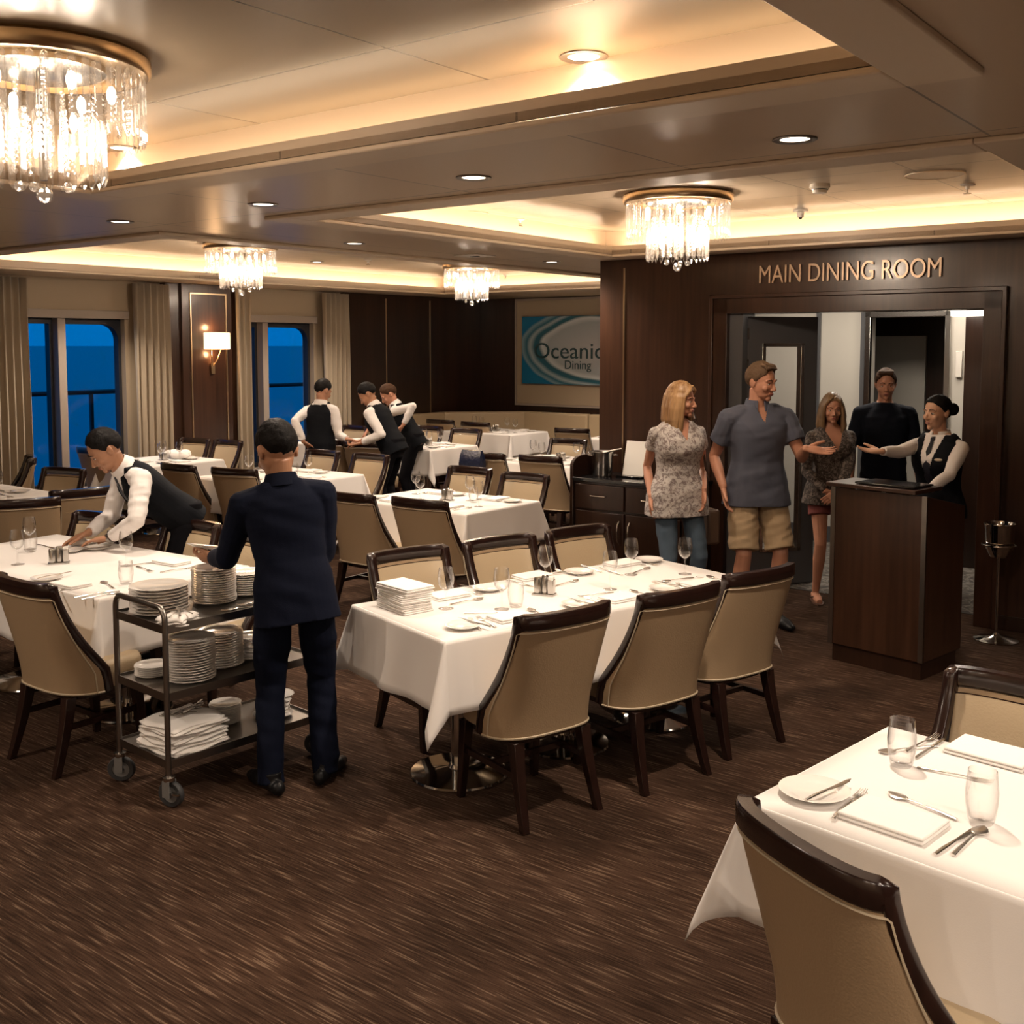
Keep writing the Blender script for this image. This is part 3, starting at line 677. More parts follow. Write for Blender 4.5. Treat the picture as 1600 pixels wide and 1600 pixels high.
# ---------- tableware prototypes ----------
PROTO={}
def make_wine():
    o=thing('wine_glass','','glass')
    MB().lathe([(0,0),(.034,0),(.035,.002),(.012,.006),(.004,.012),(.0035,.075),(.006,.084),(.006,.086),(.0025,.084),(.0025,.012)][:6]+[(.010,.088)],24).build('stem','glass',o)
    MB().lathe([(.002,.083),(.012,.087),(.026,.098),(.035,.115),(.038,.135),(.036,.160),(.031,.190),(.0302,.190),(.035,.160),(.0368,.135),(.0338,.116),(.025,.100),(.011,.089),(.001,.086)],28).build('bowl','glass',o)
    return o
def make_tumbler():
    return tag(MB().lathe([(0,0),(.026,0),(.031,.01),(.037,.045),(.038,.07),(.033,.118),(.0322,.118),(.0368,.07),(.0355,.045),(.029,.014),(.02,.010),(0,.010)],32).build('water_glass','glass'),'','glass')
def platemb(r):
    k=r/.1;return MB().lathe([(0,.004),(.052*k,.004),(.056*k,0),(.06*k,.004),(.098*k,.015),(.1*k,.017),(.097*k,.0175),(.066*k,.010),(.060*k,.008),(0,.008)],40)
def make_plate(): return tag(platemb(.078).build('side_plate','china'),'','plate')
def make_knife():
    m=MB();m.tube([(0,-.105,.004),(0,-.06,.0055),(0,-.0,.0045)],[.0045,.0055,.0035],8,up=(0,0,1),flat=.6)
    m.add([(-.004,0,.003),(.005,0,.003),(.009,.04,.003),(.008,.085,.003),(-.001,.108,.003),(-.004,.09,.003),(-.004,0,.0048),(.003,0,.0048),(.006,.04,.0042),(.006,.085,.004),(-.001,.108,.0038),(-.004,.09,.0048)],[(5,4,3,2,1,0),(6,7,8,9,10,11)]+[(i,(i+1)%6,6+(i+1)%6,6+i) for i in range(6)])
    return tag(m.build('knife','silver'),'','cutlery')
def make_fork():
    m=MB();m.tube([(0,-.1,.003),(0,-.06,.005),(0,0,.006),(0,.035,.005)],[.006,.005,.0028,.003],8,up=(0,0,1),flat=.5)
    m.tube([(0,.03,.005),(0,.042,.004),(0,.058,.003)],[.003,.010,.0125],8,up=(0,0,1),flat=.16)
    for x in(-.0095,-.0032,.0032,.0095): m.tube([(x,.055,.003),(x,.08,.0035),(x*.9,.1,.008)],[.0019,.0017,.001],5,up=(0,0,1))
    return tag(m.build('fork','silver'),'','cutlery')
def make_spoon():
    m=MB();m.tube([(0,-.1,.003),(0,-.06,.005),(0,.02,.006),(0,.045,.005)],[.006,.005,.0027,.0035],8,up=(0,0,1),flat=.5)
    m.tube([(0,.042,.005),(0,.05,.005),(0,.062,.004),(0,.078,.0035),(0,.092,.005),(0,.1,.007)],[.004,.012,.0185,.0195,.013,.003],14,up=(0,0,1),flat=.2)
    return tag(m.build('spoon','silver'),'','cutlery')
def make_napkin():
    o=MB().box(-.095,.095,-.062,.062,.0,.009).box(-.093,.094,-.060,.060,.0095,.018).build('folded_napkin','napkin_cloth',bevel=.004)
    return tag(o,'','napkin')
def make_cruet():
    o=thing('cruet_set','','condiment set')
    MB().box(-.055,.055,-.03,.03,.0,.008).build('tray','steel',o,bevel=.002)
    MB().lathe([(0,.008),(.019,.008),(.019,.075),(.016,.082),(.0,.085)],20,(-.032,0,0)).build('salt_shaker','steel',o)
    MB().lathe([(0,.008),(.018,.008),(.018,.085),(.014,.093),(.0,.095)],20,(.003,.008,0)).build('pepper_mill','steel',o)
    MB().box(.022,.052,-.018,.018,.008,.078).build('sugar_holder','steel',o,bevel=.003)
    MB().box(.026,.048,-.014,.014,.06,.09).build('sachets','paper',o)
    return o
P_=dict(wine=make_wine(),tumbler=make_tumbler(),plate=make_plate(),knife=make_knife(),fork=make_fork(),spoon=make_spoon(),napkin=make_napkin(),cruet=make_cruet())
USED=set()
WHAT=dict(wine='clear wine glass',tumbler='clear stemless water glass',plate='small white side plate',knife='silver table knife',fork='silver fork',spoon='silver spoon',napkin='folded white napkin',cruet='steel salt and pepper set')
GRP=dict(wine='wine glasses on the tables',tumbler='stemless water glasses',plate='side plates on the tables',knife='knives on the tables',fork='forks on the tables',spoon='spoons on the tables',napkin='folded napkins on the tables',cruet='salt and pepper sets')
def put(kind,key,P,a=0.,dz=0.):
    P=Vector(P);P.z=TZ+dz
    if kind not in USED:
        USED.add(kind);o=P_[kind];o.location=P;o.rotation_euler=(0,0,a)
    else: o=dup(P_[kind],'',P,a)
    o['group']=GRP[kind];auto(o,WHAT[kind],TABS[key]['where']);return o
def pp_(kind,key,x,y,a=0,dz=0): return put(kind,key,at(x,y,.756),R(a),dz)
def cut(kind,key,x0,y0,x1,y1,dz=0):
    "cutlery from handle end (x0,y0) to head end (x1,y1)"
    a=at(x0,y0,.757);b=at(x1,y1,.757);m=(a+b)/2;d=b-a;return put(kind,key,m,math.atan2(-d.x,d.y),dz)
# centre table, read off the tablecloth
for x,y in((697,951),(784,952),(852,912),(953,921),(986,898),(1070,897)): pp_('wine','a',x,y)
pp_('tumbler','a',806,948)
for x,y in((723,981),(763,922),(903,947),(1039,922),(905,896),(1014,877)): pp_('plate','a',x,y)
for x,y,a in((798,966,38),(969,936,38),(1097,914,38),(700,932,38),(832,902,38),(972,882,38)): pp_('napkin','a',x,y,a)
pp_('cruet','a',850,929,-20)
cz=[('fork',779,983,742,962),('fork',752,986,733,966),('knife',763,984,719,971),('fork',742,958,776,958),('knife',805,955,851,969),('spoon',861,968,824,951),
('knife',926,950,893,940),('fork',950,952,917,940),('fork',944,951,911,931),('fork',950,927,912,932),('knife',970,926,1012,938),('spoon',1026,936,984,923),
('fork',1050,919,1030,913),('fork',1082,925,1058,912),('knife',1063,922,1027,913),('spoon',1075,904,1042,908),('knife',1088,902,1137,913),('spoon',1144,913,1103,900),
('knife',756,922,728,916),('spoon',714,943,744,937),('fork',718,922,750,929),('spoon',875,914,893,909),('fork',900,899,873,892),('knife',868,897,898,893),('knife',797,908,829,916),('spoon',933,892,915,886),('knife',940,889,970,898),('spoon',990,896,1012,888),('fork',1000,878,1020,882),('knife',985,874,1008,884)]
for i,c in enumerate(cz): cut(c[0],'a',*c[1:],dz=.0+(i%3)*.0008+(.012 if c[0]=='knife' and i in(2,6,14) else 0))
# stack of folded napkins
bp=at(633,950,.756)
for i in range(7):
    o=put('napkin','a',bp+Vector((random.uniform(-.006,.006),random.uniform(-.006,.006),0)),R(38+90+random.uniform(-5,5)),i*.0165);o.scale=(1.25,1.3,.88)
    AUTO[(WHAT['napkin'],TABS['a']['where'])].remove(o);o['label']=f'folded white napkin in the stack of seven on the long table, {ORD[6-i]} from the top';o['group']='stacked folded napkins'
# lower right table
for x,y in((1408,1196),(1533,1285)):
    o=pp_('tumbler','b',x,y);o.scale=(1.05,1.05,1.15)
pp_('plate','b',1272,1241).scale=(1.2,1.2,1)
for a in [('knife',1268,1256,1321,1231,.016),('fork',1304,1280,1348,1245,.003),('fork',1298,1281,1357,1230,.0),('spoon',1484,1277,1398,1243,0),('spoon',1428,1170,1410,1172,0),('fork',1420,1172,1460,1152,0),('knife',1474,1156,1430,1186,.0),('fork',1450,1203,1535,1220,0),('spoon',1490,1335,1536,1295,0),('knife',1470,1330,1515,1300,0)]: cut(a[0],'b',*a[1:5],dz=a[5])
pp_('napkin','b',1395,1284,-45).scale=(1.2,1.3,1)
pp_('napkin','b',1550,1180,-45).scale=(1.2,1.3,1)
# large left table
for x,y in((47,858),(198,884),(28,882)): pp_('wine','c',x,y)
pp_('tumbler','c',197,912);pp_('tumbler','c',48,862)
pp_('cruet','c',92,880,20)
for x,y in((152,858),(73,906),(110,862)): pp_('plate','c',x,y)
pp_('napkin','c',110,915,-34);pp_('napkin','c',268,880,-34);pass
for a in [('spoon',185,924,154,905),('fork',122,933,172,924),('spoon',132,936,182,926),('knife',207,884,245,878),('fork',216,886,236,893),('fork',82,929,98,921),('knife',65,908,108,899),('fork',268,892,288,889),('knife',62,852,82,856)]: cut(*((a[0],'c')+a[1:]),dz=.016 if a[1]==65 else 0)
m=MB();m.loft([[(.05*a*w,.035*b*w,z) for a,b in[(math.cos(2*PI*k/20)*(1+.1*math.sin(3*k)),math.sin(2*PI*k/20)*(1+.12*math.cos(2*k))) for k in range(20)]] for w,z in((.9,0),(1.1,.008),(.95,.03),(.5,.055),(.15,.06))])
tag(m.build('table_napkin','napkin_cloth',ang=60,loc=at(124,852,TZ)+Vector((0,0,.0))),'white napkin being shaped between the leaning waiter hands','napkin')
# other tables : settings laid out in each table's own frame
def setting(key,a,b,ang,small=False):
    "one cover : plate, napkin, cutlery, glass ; ang = direction the diner faces"
    t=TABS[key];c,s=math.cos(ang),math.sin(ang)
    def L_(x,y): return on(key,a+x*c-y*s,b+x*s+y*c)
    an=t['a']+ang
    put('plate',key,L_(-.17,.05),an);put('napkin',key,L_(0,.03),an+PI/2)
    put('fork',key,L_(-.085,.05),an);put('knife',key,L_(.085,.04),an);put('wine',key,L_(.13,.20),an)
    if not small: put('spoon',key,L_(.115,.04),an)
for key,pl in {'d':[(-.1,-.38,0),(-.38,.1,-PI/2),(.35,.0,PI/2),(0,.35,PI)],'e':[(0,-.3,0),(0,.3,PI),(.32,.0,PI/2)],'f':[(0,-.42,0),(0,.42,PI),(.4,.05,PI/2),(-.4,-.05,-PI/2)],
  't':[(-.30,-.30,0),(.30,-.30,0),(-.28,.3,PI),(.3,.3,PI)],'h':[(0,-.3,0),(0,.3,PI)],'i':[(0,-.3,0),(0,.3,PI),(.3,0,PI/2)],
  'j':[(-.3,-.28,0),(.3,-.28,0),(-.3,.28,PI),(.3,.28,PI)],'k':[(-.28,-.3,0),(.28,-.3,0),(-.28,.3,PI),(.28,.3,PI)],'l':[(-.1,-.25,0)]}.items():
    for a,b,g in pl: setting(key,a,b,g,small=key in'ehijl')
    put('cruet',key,on(key,.02,0),TABS[key]['a'])
put('tumbler','t',on('t',.25,.05));put('tumbler','k',on('k',.3,.05));put('tumbler','e',on('e',-.05,.1));put('tumbler','f',on('f',.1,.1))
for i,(a,b) in enumerate(((.05,.18),(-.13,.2),(-.02,.26))):
    m=MB();m.ball((0,0,.04),(.10,.075,.045),18);m.ball((.03,.02,.06),(.06,.05,.03),14)
    o=tag(m.build('loose_napkin','napkin_cloth',loc=on('e',a,b)),'','napkin');auto(o,'crumpled white napkin',TABS['e']['where'])
put('tumbler','h',on('h',.1,-.15))
# navy bag on the chair
bg_=thing('hand_bag','small shiny navy bag lying over a chair back','bag',at(738,724,.80),R(-33))
mb=MB();mb.loft([[(x*w,y*d,z) for x,y in((-1,-1),(0,-1.15),(1,-1),(1.06,0),(1,1),(0,1.15),(-1,1),(-1.06,0))] for w,d,z in((.105,.04,-.11),(.12,.055,-.09),(.125,.055,.0),(.12,.04,.08),(.115,.012,.13))]);mat('navy_gloss',(.010,.014,.035),.25,bump=.6,bscale=30)
mb.build('bag_body','navy_gloss',bg_,ang=50);MB().tube([(-.12,0,.125),(0,-.012,.13),(.12,0,.125)],.006).build('zip','steel',bg_)
# ---------- trolley ----------
def trolley():
    N_=at(265,1262,.0);Lp=at(180,1226,.0);Rp=at(480,1186,.0)
    ang=math.atan2(Rp.y-N_.y,Rp.x-N_.x);Lx=(Rp-N_).length+.06;Wy=(Lp-N_).length+.01
    t=thing('service_trolley','steel three-shelf service trolley on castors beside the navy suited man','trolley',N_,ang)
    r=.0125
    for x in(0,Lx):
        pts=[(x,0,.125),(x,0,.80)]+[(x,.045-.045*math.cos(R(a)),.80+.055*math.sin(R(a))) for a in range(15,91,15)]+[(x,Wy-.045+.045*math.sin(R(a)),.80+.055*math.cos(R(a))) for a in range(0,91,15)]+[(x,Wy,.125)]
        MB().tube(pts,r,12).build('handle_frame','steel_dark',t)
    for z in(.765,.475,.185):
        m=MB();m.box(.0,Lx,.0,Wy,z,z+.006);h=.026
        for a,b,c,d in((0,Lx,-.004,.0),(0,Lx,Wy,Wy+.004),(-.004,0,-.004,Wy+.004),(Lx,Lx+.004,-.004,Wy+.004)): m.box(a,b,c,d,z-.018,z+h-.008)
        m.build('shelf','steel_dark',t)
    for (x,y,a) in((0,0,-25),(0,Wy,10),(Lx,0,20),(Lx,Wy,-10)):
        c=bpy.data.objects.new('castor',None);c.scale=(1.12,1.12,1.0);COL.objects.link(c);c.parent=t;c.location=(x,y,0);c.rotation_euler=(0,0,-ang+R(a*.6-8))
        MB().lathe([(0,.118),(.022,.118),(.024,.135),(.013,.14),(0,.14)],16).build('swivel_head','steel',c)
        m=MB()
        for s in(-1,1): m.prism([(-.018,.05),(.018,.05),(.022,.12),(-.022,.12)],-.002,.002) if 0 else m.box(-.016,.016,s*.019-.002,s*.019+.002,.05,.12)
        m.build('fork','grey_wheel',c)
        m=MB();m.X=Matrix.Rotation(PI/2,4,'X');m.lathe([(0,-.011),(.036,-.011),(.045,-.008),(.048,0),(.045,.008),(.036,.011),(0,.011)],28,(0,.048,0)) if 0 else None
        m=MB();m.X=Matrix.Translation((0,.012,.0565))@Matrix.Rotation(PI/2,4,'X');m.lathe([(.036,-.012),(.052,-.012),(.056,-.006),(.056,.006),(.052,.012),(.036,.012),(.036,-.012)],32,caps=False);w_=m.build('wheel','rubber',c);m=MB();m.X=Matrix.Translation((0,.012,.0565))@Matrix.Rotation(PI/2,4,'X');m.lathe([(0,-.010),(.010,-.014),(.013,-.008),(.037,-.007),(.037,.007),(.013,.008),(.010,.014),(0,.010)],28);m.build('hub','grey_wheel',w_)
        if y==0 and x==0: MB().box(-.02,.05,-.012,.012,.062,.07).build('brake_lever','steel',c)
    return t,Lx,Wy
TR,TLx,TWy=trolley()
bpy.context.view_layer.update()
def ton(x,y,z): return TR.matrix_world@Vector((x,y,z))
dp=platemb(.118).build('dinner_plate','china');tag(dp,'','plate');sp=None;first=[1]
def stack(x,y,z,n,k,where,gap=.0125):
    for i in range(n):
        P=ton(x+random.uniform(-.002,.002),y+random.uniform(-.002,.002),z+i*gap*k)
        if first[0]: o=dp;first[0]=0;o.location=P
        else: o=dup(dp,'',P,random.uniform(0,6))
        o.scale=(k,k,k if k<1 else 1);j=n-1-i
        o['label']=f'white plate {"topmost" if j==0 else ORD[j]+" from top"} in {where}';o['group']='stacked dinner plates on the trolley'
s1=.771;s2=.481
stack(.135,TWy-.135,s1,9,1.08,'wide stack on the trolley top shelf')
stack(.40,TWy-.155,s1,15,.86,'tall stack on the trolley top shelf')
stack(.60,TWy-.12,s1,10,.84,'far stack on the trolley top shelf')
stack(.12,TWy-.09,s2,6,.66,'smallest stack on the trolley middle shelf')
stack(.20,.14,s2,16,.93,'near tall stack on the trolley middle shelf')
stack(.40,.22,s2,14,.93,'second tall stack on the trolley middle shelf')
stack(.58,.22,s2,12,.7,'far stack on the trolley middle shelf')
stack(.45,.26,.191,12,.62,'stack on the trolley bottom shelf')
def ragged(name,w,d,n,P,a,label,group,th=.012):
    for i in range(n):
        rnd=random.Random(i*7+n);nx,ny=10,8;m=MB()
        ww=w*rnd.uniform(.9,1);dd=d*rnd.uniform(.9,1);p1=rnd.uniform(0,6)
        def fn(u,v,top):
            x=(u-.5)*ww;y=(v-.5)*dd;ed=max(abs(u-.5),abs(v-.5))*2
            z=.003*math.sin(u*7+p1)+.003*math.sin(v*9+p1*2)-(0.004*ed**6)
            return (x+.006*math.sin(v*8+p1),y+.006*math.sin(u*9+p1),z+(th*(1-.4*ed**8) if top else 0))
        A=[fn(u/nx,v/ny,1) for v in range(ny+1) for u in range(nx+1)];B=[fn(u/nx,v/ny,0) for v in range(ny+1) for u in range(nx+1)]
        k=len(A);w_=nx+1;fs=[]
        for v in range(ny):
            for u in range(nx): q=v*w_+u;fs+=[(q,q+1,q+w_+1,q+w_),(k+q+w_,k+q+w_+1,k+q+1,k+q)]
        for u in range(nx): fs+=[(u,k+u,k+u+1,u+1),(ny*w_+u,ny*w_+u+1,k+ny*w_+u+1,k+ny*w_+u)]
        for v in range(ny): q=v*w_;fs.append((q,q+w_,k+q+w_,k+q));q+=nx;fs.append((q,k+q,k+q+w_,q+w_))
        m.add(A+B,fs)
        o=m.build(name,'napkin_cloth',ang=0,loc=P+Vector((rnd.uniform(-.008,.008),rnd.uniform(-.008,.008),i*(th+.002))),rot=a+rnd.uniform(-.08,.08))
        o.data.polygons.foreach_set('use_smooth',[True]*len(o.data.polygons))
        tag(o,label%(ORD[n-1-i]),'napkin',group)
ta=TR.rotation_euler.z
ragged('used_napkin',.30,.27,9,ton(.17,.16,.196),ta+.1,'rumpled white napkin in the bottom shelf pile, %s from the top','napkin pile on the trolley bottom shelf')
for i in range(9):
    k=['fork','spoon','knife'][i%3];o=dup(P_[k],f'used silver {k} on the napkin pile of the trolley bottom shelf',ton(.15+.012*i,.17+.01*(i%3),.196+9*.014+.004*(i%3)+.004),ta+1.2+.12*i,'used cutlery on the napkin pile')
    o.scale=(.8,.8,.8)
for i in range(5):
    rr=random.Random(i);m=MB()
    for a,b,c,d in((0,0,.09,.07),(.03,.02,.06,.05)): m.ball((a,b,.022),(c*rr.uniform(.9,1.1),d,.018),16)
    tag(m.build('loose_napkin','napkin_cloth',loc=ton(.64+.006*i,.15+.01*rr.random(),.188+i*.022),rot=i*.8),f'crumpled white napkin in the heap by the man leg, {ORD[4-i]} from the top','napkin','crumpled napkins on the bottom shelf')
ragged('used_napkin',.17,.13,3,ton(.10,.065,.773),ta+.5,'folded napkin on the trolley top shelf corner, %s from the top','napkins on the trolley top shelf',.008)
for i in range(3): 
    o=dup(P_[['fork','spoon','knife'][i]],['used silver fork on the trolley top shelf napkins','used silver spoon on the trolley top shelf napkins','used silver knife on the trolley top shelf napkins'][i],ton(.09+.02*i,.07,.806+.003*i),ta-.9+.4*i,'used cutlery on the trolley top shelf');o.scale=(.8,.8,.8)
for i in range(10):
    k=['fork','spoon','knife'][i%3];o=dup(P_[k],f'used silver {k} heaped at the front of the trolley top shelf beside the man',ton(.40+.03*(i%5)+.01*i,.05+.012*(i%4),.773+.004*(i//3)),ta+1.3+.1*(i%4),'heaped cutlery on the trolley top shelf');o.scale=(.85,.85,.85)
# ---------- hostess stand ----------
def stand():
    A=at(1432,1064,0);B=at(1293,1030,0);C=at(1495,1041,0)
    dx=(B-A);ang=math.atan2(A.y-B.y,A.x-B.x);Wd=.62;Dp=.47
    t=thing('host_stand','dark walnut host stand with metal corner strips in front of the doorway','podium',B,ang)
    m=MB();m.box(.02,Wd-.02,.02,Dp-.02,0,.11);m.build('plinth','walnut_dark',t)
    m=MB();m.add([(0,0,.11),(Wd,0,.11),(Wd,Dp,.11),(0,Dp,.11),(0,0,1.085),(Wd,0,1.085),(Wd,Dp,.99),(0,Dp,.99)],[(3,2,1,0),(4,5,6,7),(0,1,5,4),(1,2,6,5),(2,3,7,6),(3,0,4,7)]);m.build('cabinet_body','walnut',t,bevel=.003)
    m=MB();m.box(-.025,Wd-.06,-.025,.30,1.09,1.115);m.build('counter_top','walnut',t,bevel=.004)
    for x in(0,Wd-.03): MB().box(x,x+.03,-.004,.01,.11,1.085).build('corner_strip','steel_dark',t)
    tb=thing('tablet','thin black tablet lying on the host stand top','tablet',t.matrix_basis@Vector((.36,.15,1.116)),ang)
    bpy.context.view_layer.update();tb.location=Matrix.Translation(B)@rz(ang)@Vector((.34,.13,1.118))
    MB().box(-.19,.19,-.12,.12,0,.012).build('case','black_gloss',tb,bevel=.004)
    MB().box(-.18,.18,-.11,.11,.012,.013).build('screen','black_gloss',tb)
    return t
stand()
# ---------- sideboard ----------
sb=thing('sideboard','dark walnut sideboard with curved end panel against the entrance wall','sideboard',W(-5.02,7.33,0),-TH)
SW=1.05;m=MB();m.box(.03,SW,.02,.5,.06,.84);m.build('cabinet_body','walnut_dark',sb)
MB().box(.03,SW+.01,-.01,.5,.84,.87).build('counter_top','black_gloss',sb,bevel=.004)
MB().box(.05,SW-.02,.05,.48,0,.06).build('plinth','black_gloss',sb)
m=MB();pr=[(0,0),(.5,0),(.5,1.04),(.15,1.04)]+[(.15-.15*math.sin(R(a)),.96+.08*math.cos(R(a))) for a in range(10,91,10)]+[(0,.96)]
m.X=Matrix(((0,0,1,0),(1,0,0,0),(0,1,0,0),(0,0,0,1)));m.prism(pr,0,.03);m.build('end_panel','walnut_dark',sb,bevel=.003)
d=MB().box(.06,.52,-.002,.02,.62,.82).build('drawer','walnut_dark',sb,bevel=.003);MB().tube([(.22,-.002,.73),(.22,-.03,.73),(.36,-.03,.73),(.36,-.002,.73)],.006).build('handle','steel',d)
d=MB().box(.54,SW-.02,-.002,.02,.62,.82).build('drawer','walnut_dark',sb,bevel=.003);MB().tube([(.7,-.002,.73),(.7,-.03,.73),(.84,-.03,.73),(.84,-.002,.73)],.006).build('handle','steel',d)
for x0,x1,hx_ in((.06,.52,.48),(.54,SW-.02,.58)):
    d=MB().box(x0,x1,-.002,.02,.09,.6).build('door','walnut_dark',sb,bevel=.003);MB().tube([(hx_,-.002,.36),(hx_,-.03,.39),(hx_,-.035,.45),(hx_,-.03,.51),(hx_,-.002,.54)],.007).build('handle','steel',d)
def bucket(name,loc,label,k=1):
    t=thing(name,label,'bucket',loc)
    MB().lathe([(0,0),(.075*k,0),(.08*k,.01),(.092*k,.19*k),(.1*k,.2*k),(.1*k,.205*k),(.09*k,.2*k),(.078*k,.02),(0,.015)],32).build('vessel','steel',t)
    for s in(-1,1): MB().tube([(s*.088*k,-.03,.17*k),(s*.12*k,-.03,.175*k),(s*.12*k,.03,.175*k),(s*.088*k,.03,.17*k)],.005).build('handle','steel',t)
    return t
bk=bucket('ice_bucket',W(-4.83,7.53,.872),'steel ice bucket on the sideboard')
tg=tag(MB().tube([(0,0,.0),(.16,-.01,.03)],.008).build('serving_tongs','steel',loc=W(-4.83,7.53,1.065),rot=.2),'steel tongs resting across the ice bucket rim','tongs')
mc=thing('menu_card','white menu card leaning on a small black stand on the sideboard','card',W(-4.58,7.6,.872),-TH)
m=MB();m.X=Matrix.Rotation(R(-14),4,'X');m.box(-.10,.10,-.003,.003,.012,.30);m.build('card','paper',mc)
MB().box(-.12,.12,-.07,.07,0,.012).build('base','black_gloss',mc,bevel=.003)
# wine cooler stand at far right
wc=thing('wine_cooler_stand','chrome wine cooler on a tall pole stand by the doorway right side','stand',at(1556,1000,0))
MB().lathe([(0,0),(.135,0),(.14,.006),(.12,.014),(.03,.03),(.012,.05),(0,.05)],36).build('foot','chrome',wc)
MB().cyl((0,0,.04),(0,0,.60),.009).build('pole','chrome',wc)
MB().lathe([(0,.55),(.055,.56),(.085,.62),(.092,.76),(.1,.78),(.098,.785),(.088,.76),(.08,.62),(0,.58)],32).build('vessel','chrome',wc)
MB().tube([(.105*math.cos(2*PI*i/24),.105*math.sin(2*PI*i/24),.64) for i in range(24)],.006,closed=True).build('ring','chrome',wc)
# ---------- ceiling fittings ----------
def chandelier_parts(t,k=1):
    MB().lathe([(0,.055),(.325,.055),(.335,.045),(.335,.012),(.325,.0),(.305,.0),(.305,.02),(0,.02)],64).build('ceiling_ring','brass',t)
    pm=MB();rs=[]
    for z,r in((0,.001),(-.008,.0115),(-.17,.0135),(-.192,.001)): rs.append([(r*math.cos(PI*j/3),r*math.sin(PI*j/3)*.7,z) for j in range(6)])
    pm.loft(rs);me=pm.mesh('crystal_prism','crystal',0)
    bm=MB()
    for i in range(9): bm.ball((0,0,-.012-i*.019),.0085,6)
    mb_=bm.mesh('bead_strand','crystal',0)
    def inst(me,name,r,n,z,off=0,sc=1):
        for i in range(n):
            a=2*PI*(i+off)/n;o=bpy.data.objects.new(name,me);COL.objects.link(o);o.parent=t;o.location=(r*math.cos(a),r*math.sin(a),z);o.rotation_euler=(0,0,a+PI/2);o.scale=(1,1,sc)
    inst(me,'crystal_prism',.31,50,-.005,0,1.12);inst(me,'crystal_prism',.185,30,-.15,0,1.05)
    inst(mb_,'bead_strand',.265,22,0);inst(mb_,'bead_strand',.15,14,-.08,.3,1.15);inst(mb_,'bead_strand',.09,9,-.12,.5,1.15)
    for x,y,z,r in((0,0,-.385,.026),(.07,.02,-.36,.017),(-.07,-.02,-.36,.017),(.0,-.075,-.37,.016)): MB().ball((x,y,z),r,14).build('crystal_ball','crystal',t,ang=0)
    MB().lathe([(0,.02),(.2,.02),(.2,-.0),(.17,-.01),(.02,-.01),(.012,-.34),(0,-.34)],24).build('inner_plate','steel',t)
    for i in range(6):
        a=2*PI*i/6+.3;MB().ball((.21*math.cos(a),.21*math.sin(a),-.06),(.016,.016,.03),10).build('bulb','bulb',t)
    for i in range(3):
        a=2*PI*i/3;MB().ball((.10*math.cos(a),.10*math.sin(a),-.16),(.014,.014,.028),10).build('bulb','bulb',t)
zc_=2.815
chs=[(at(63,112,zc_),'large crystal chandelier in the top left corner'),(at(1059,318,zc_),'crystal chandelier in front of the doorway tray'),(at(376,391,2.815),'crystal chandelier above the window tables, left of the two far ones'),(at(737,421,2.815),'far crystal chandelier above the sofa corner tables')]
t0=thing('chandelier',chs[0][1],'chandelier',chs[0][0],0,'crystal chandeliers');chandelier_parts(t0)
for P,l in chs[1:]: dup(t0,l,P,.1)
for P,_ in chs:
    for i in range(3):
        a=2*PI*i/3;point('chandelier_light',P+Vector((.13*math.cos(a),.13*math.sin(a),-.19)),(9 if P.y<5 else 20),(1,.79,.60),.05)
def dlight(u,v,z,e=72,l='',r=.052,sa=125):
    P=W(u,v,z);t=thing('downlight','','downlight',P)
    MB().lathe([(r,.004),(r+.024,.002),(r+.026,-.004),(r+.02,-.007),(r,-.004)],28,caps=False).build('trim_ring','steel_dark',t) 
    MB().lathe([(0,-.001),(r,-.001),(r,.003),(0,.003)],24).build('lamp_disc','lamp_disc',t,ang=0)
    t['group']='recessed ceiling downlights';auto(t,'small recessed round downlight','in the '+l)
    spot('downlight_lamp',P+Vector((0,0,-.03)),e,(1,.82,.65),sa,.8)
def dpx(x,y,z,**k):
    p=at(x,y,z);u,v=uv(p.x,p.y);dlight(u,v,z,**k)
for x,y in((1242,217),(740,277),(411,319),(188,346)): dpx(x,y,ZS,l='soffit between near and doorway trays',e=150 if x>1200 else 72,sa=150 if x>1200 else 125)
dpx(912,88,ZT,l='nearest ceiling tray');dpx(190,231,ZT,l='nearest tray behind the large chandelier')
for x,y in((554,380),(862,409)): dpx(x,y,ZS,l='soffit beside the window tray',e=130,sa=150)
for u,v in((-7.0,10.4),(-9.0,8.2),(-6.9,7.4)): dlight(u,v,ZT if v<10 else ZT,l='window ceiling tray',e=80,sa=150)
for x,y in((184,430),(518,448),(885,452)): dpx(x,y,ZS,l='soffit along the far walls',e=110)
for x,y in((945,366),(1441,333)): dpx(x,y,ZT,l='doorway ceiling tray',e=110,sa=140)
# unseen downlights added as fill for the near part of the room
for u,v in((.3,1.2),(.3,4.2),(-2.8,-1.9),(.6,6.4)): dlight(u,v,ZS,l='soffit near the camera, unseen fill',e=60)
for u,v in((-.4,-1.9),(-1.6,-2.1),(1.2,-.8),(1.3,.8),(-4.9,-1.9),(1.4,2.6),(-5.2,.6)): dlight(u,v,ZS,l='soffit near the camera, unseen fill',e=112,sa=165)  # wider fill lamps added for surfaces that face the camera
def sprinkler(x,y,z,l,k=1):
    P=at(x,y,z);t=thing('sprinkler',l,'sprinkler',P,0,'ceiling sprinklers')
    MB().lathe([(0,0),(.04,0),(.042,-.006),(.015,-.012),(.01,-.03),(0,-.03)],16).build('collar','plastic_white',t)
    MB().cyl((0,0,-.03),(0,0,-.05),.005).build('stem','steel',t);MB().cyl((0,0,-.05),(0,0,-.054),.022).build('deflector','steel',t)
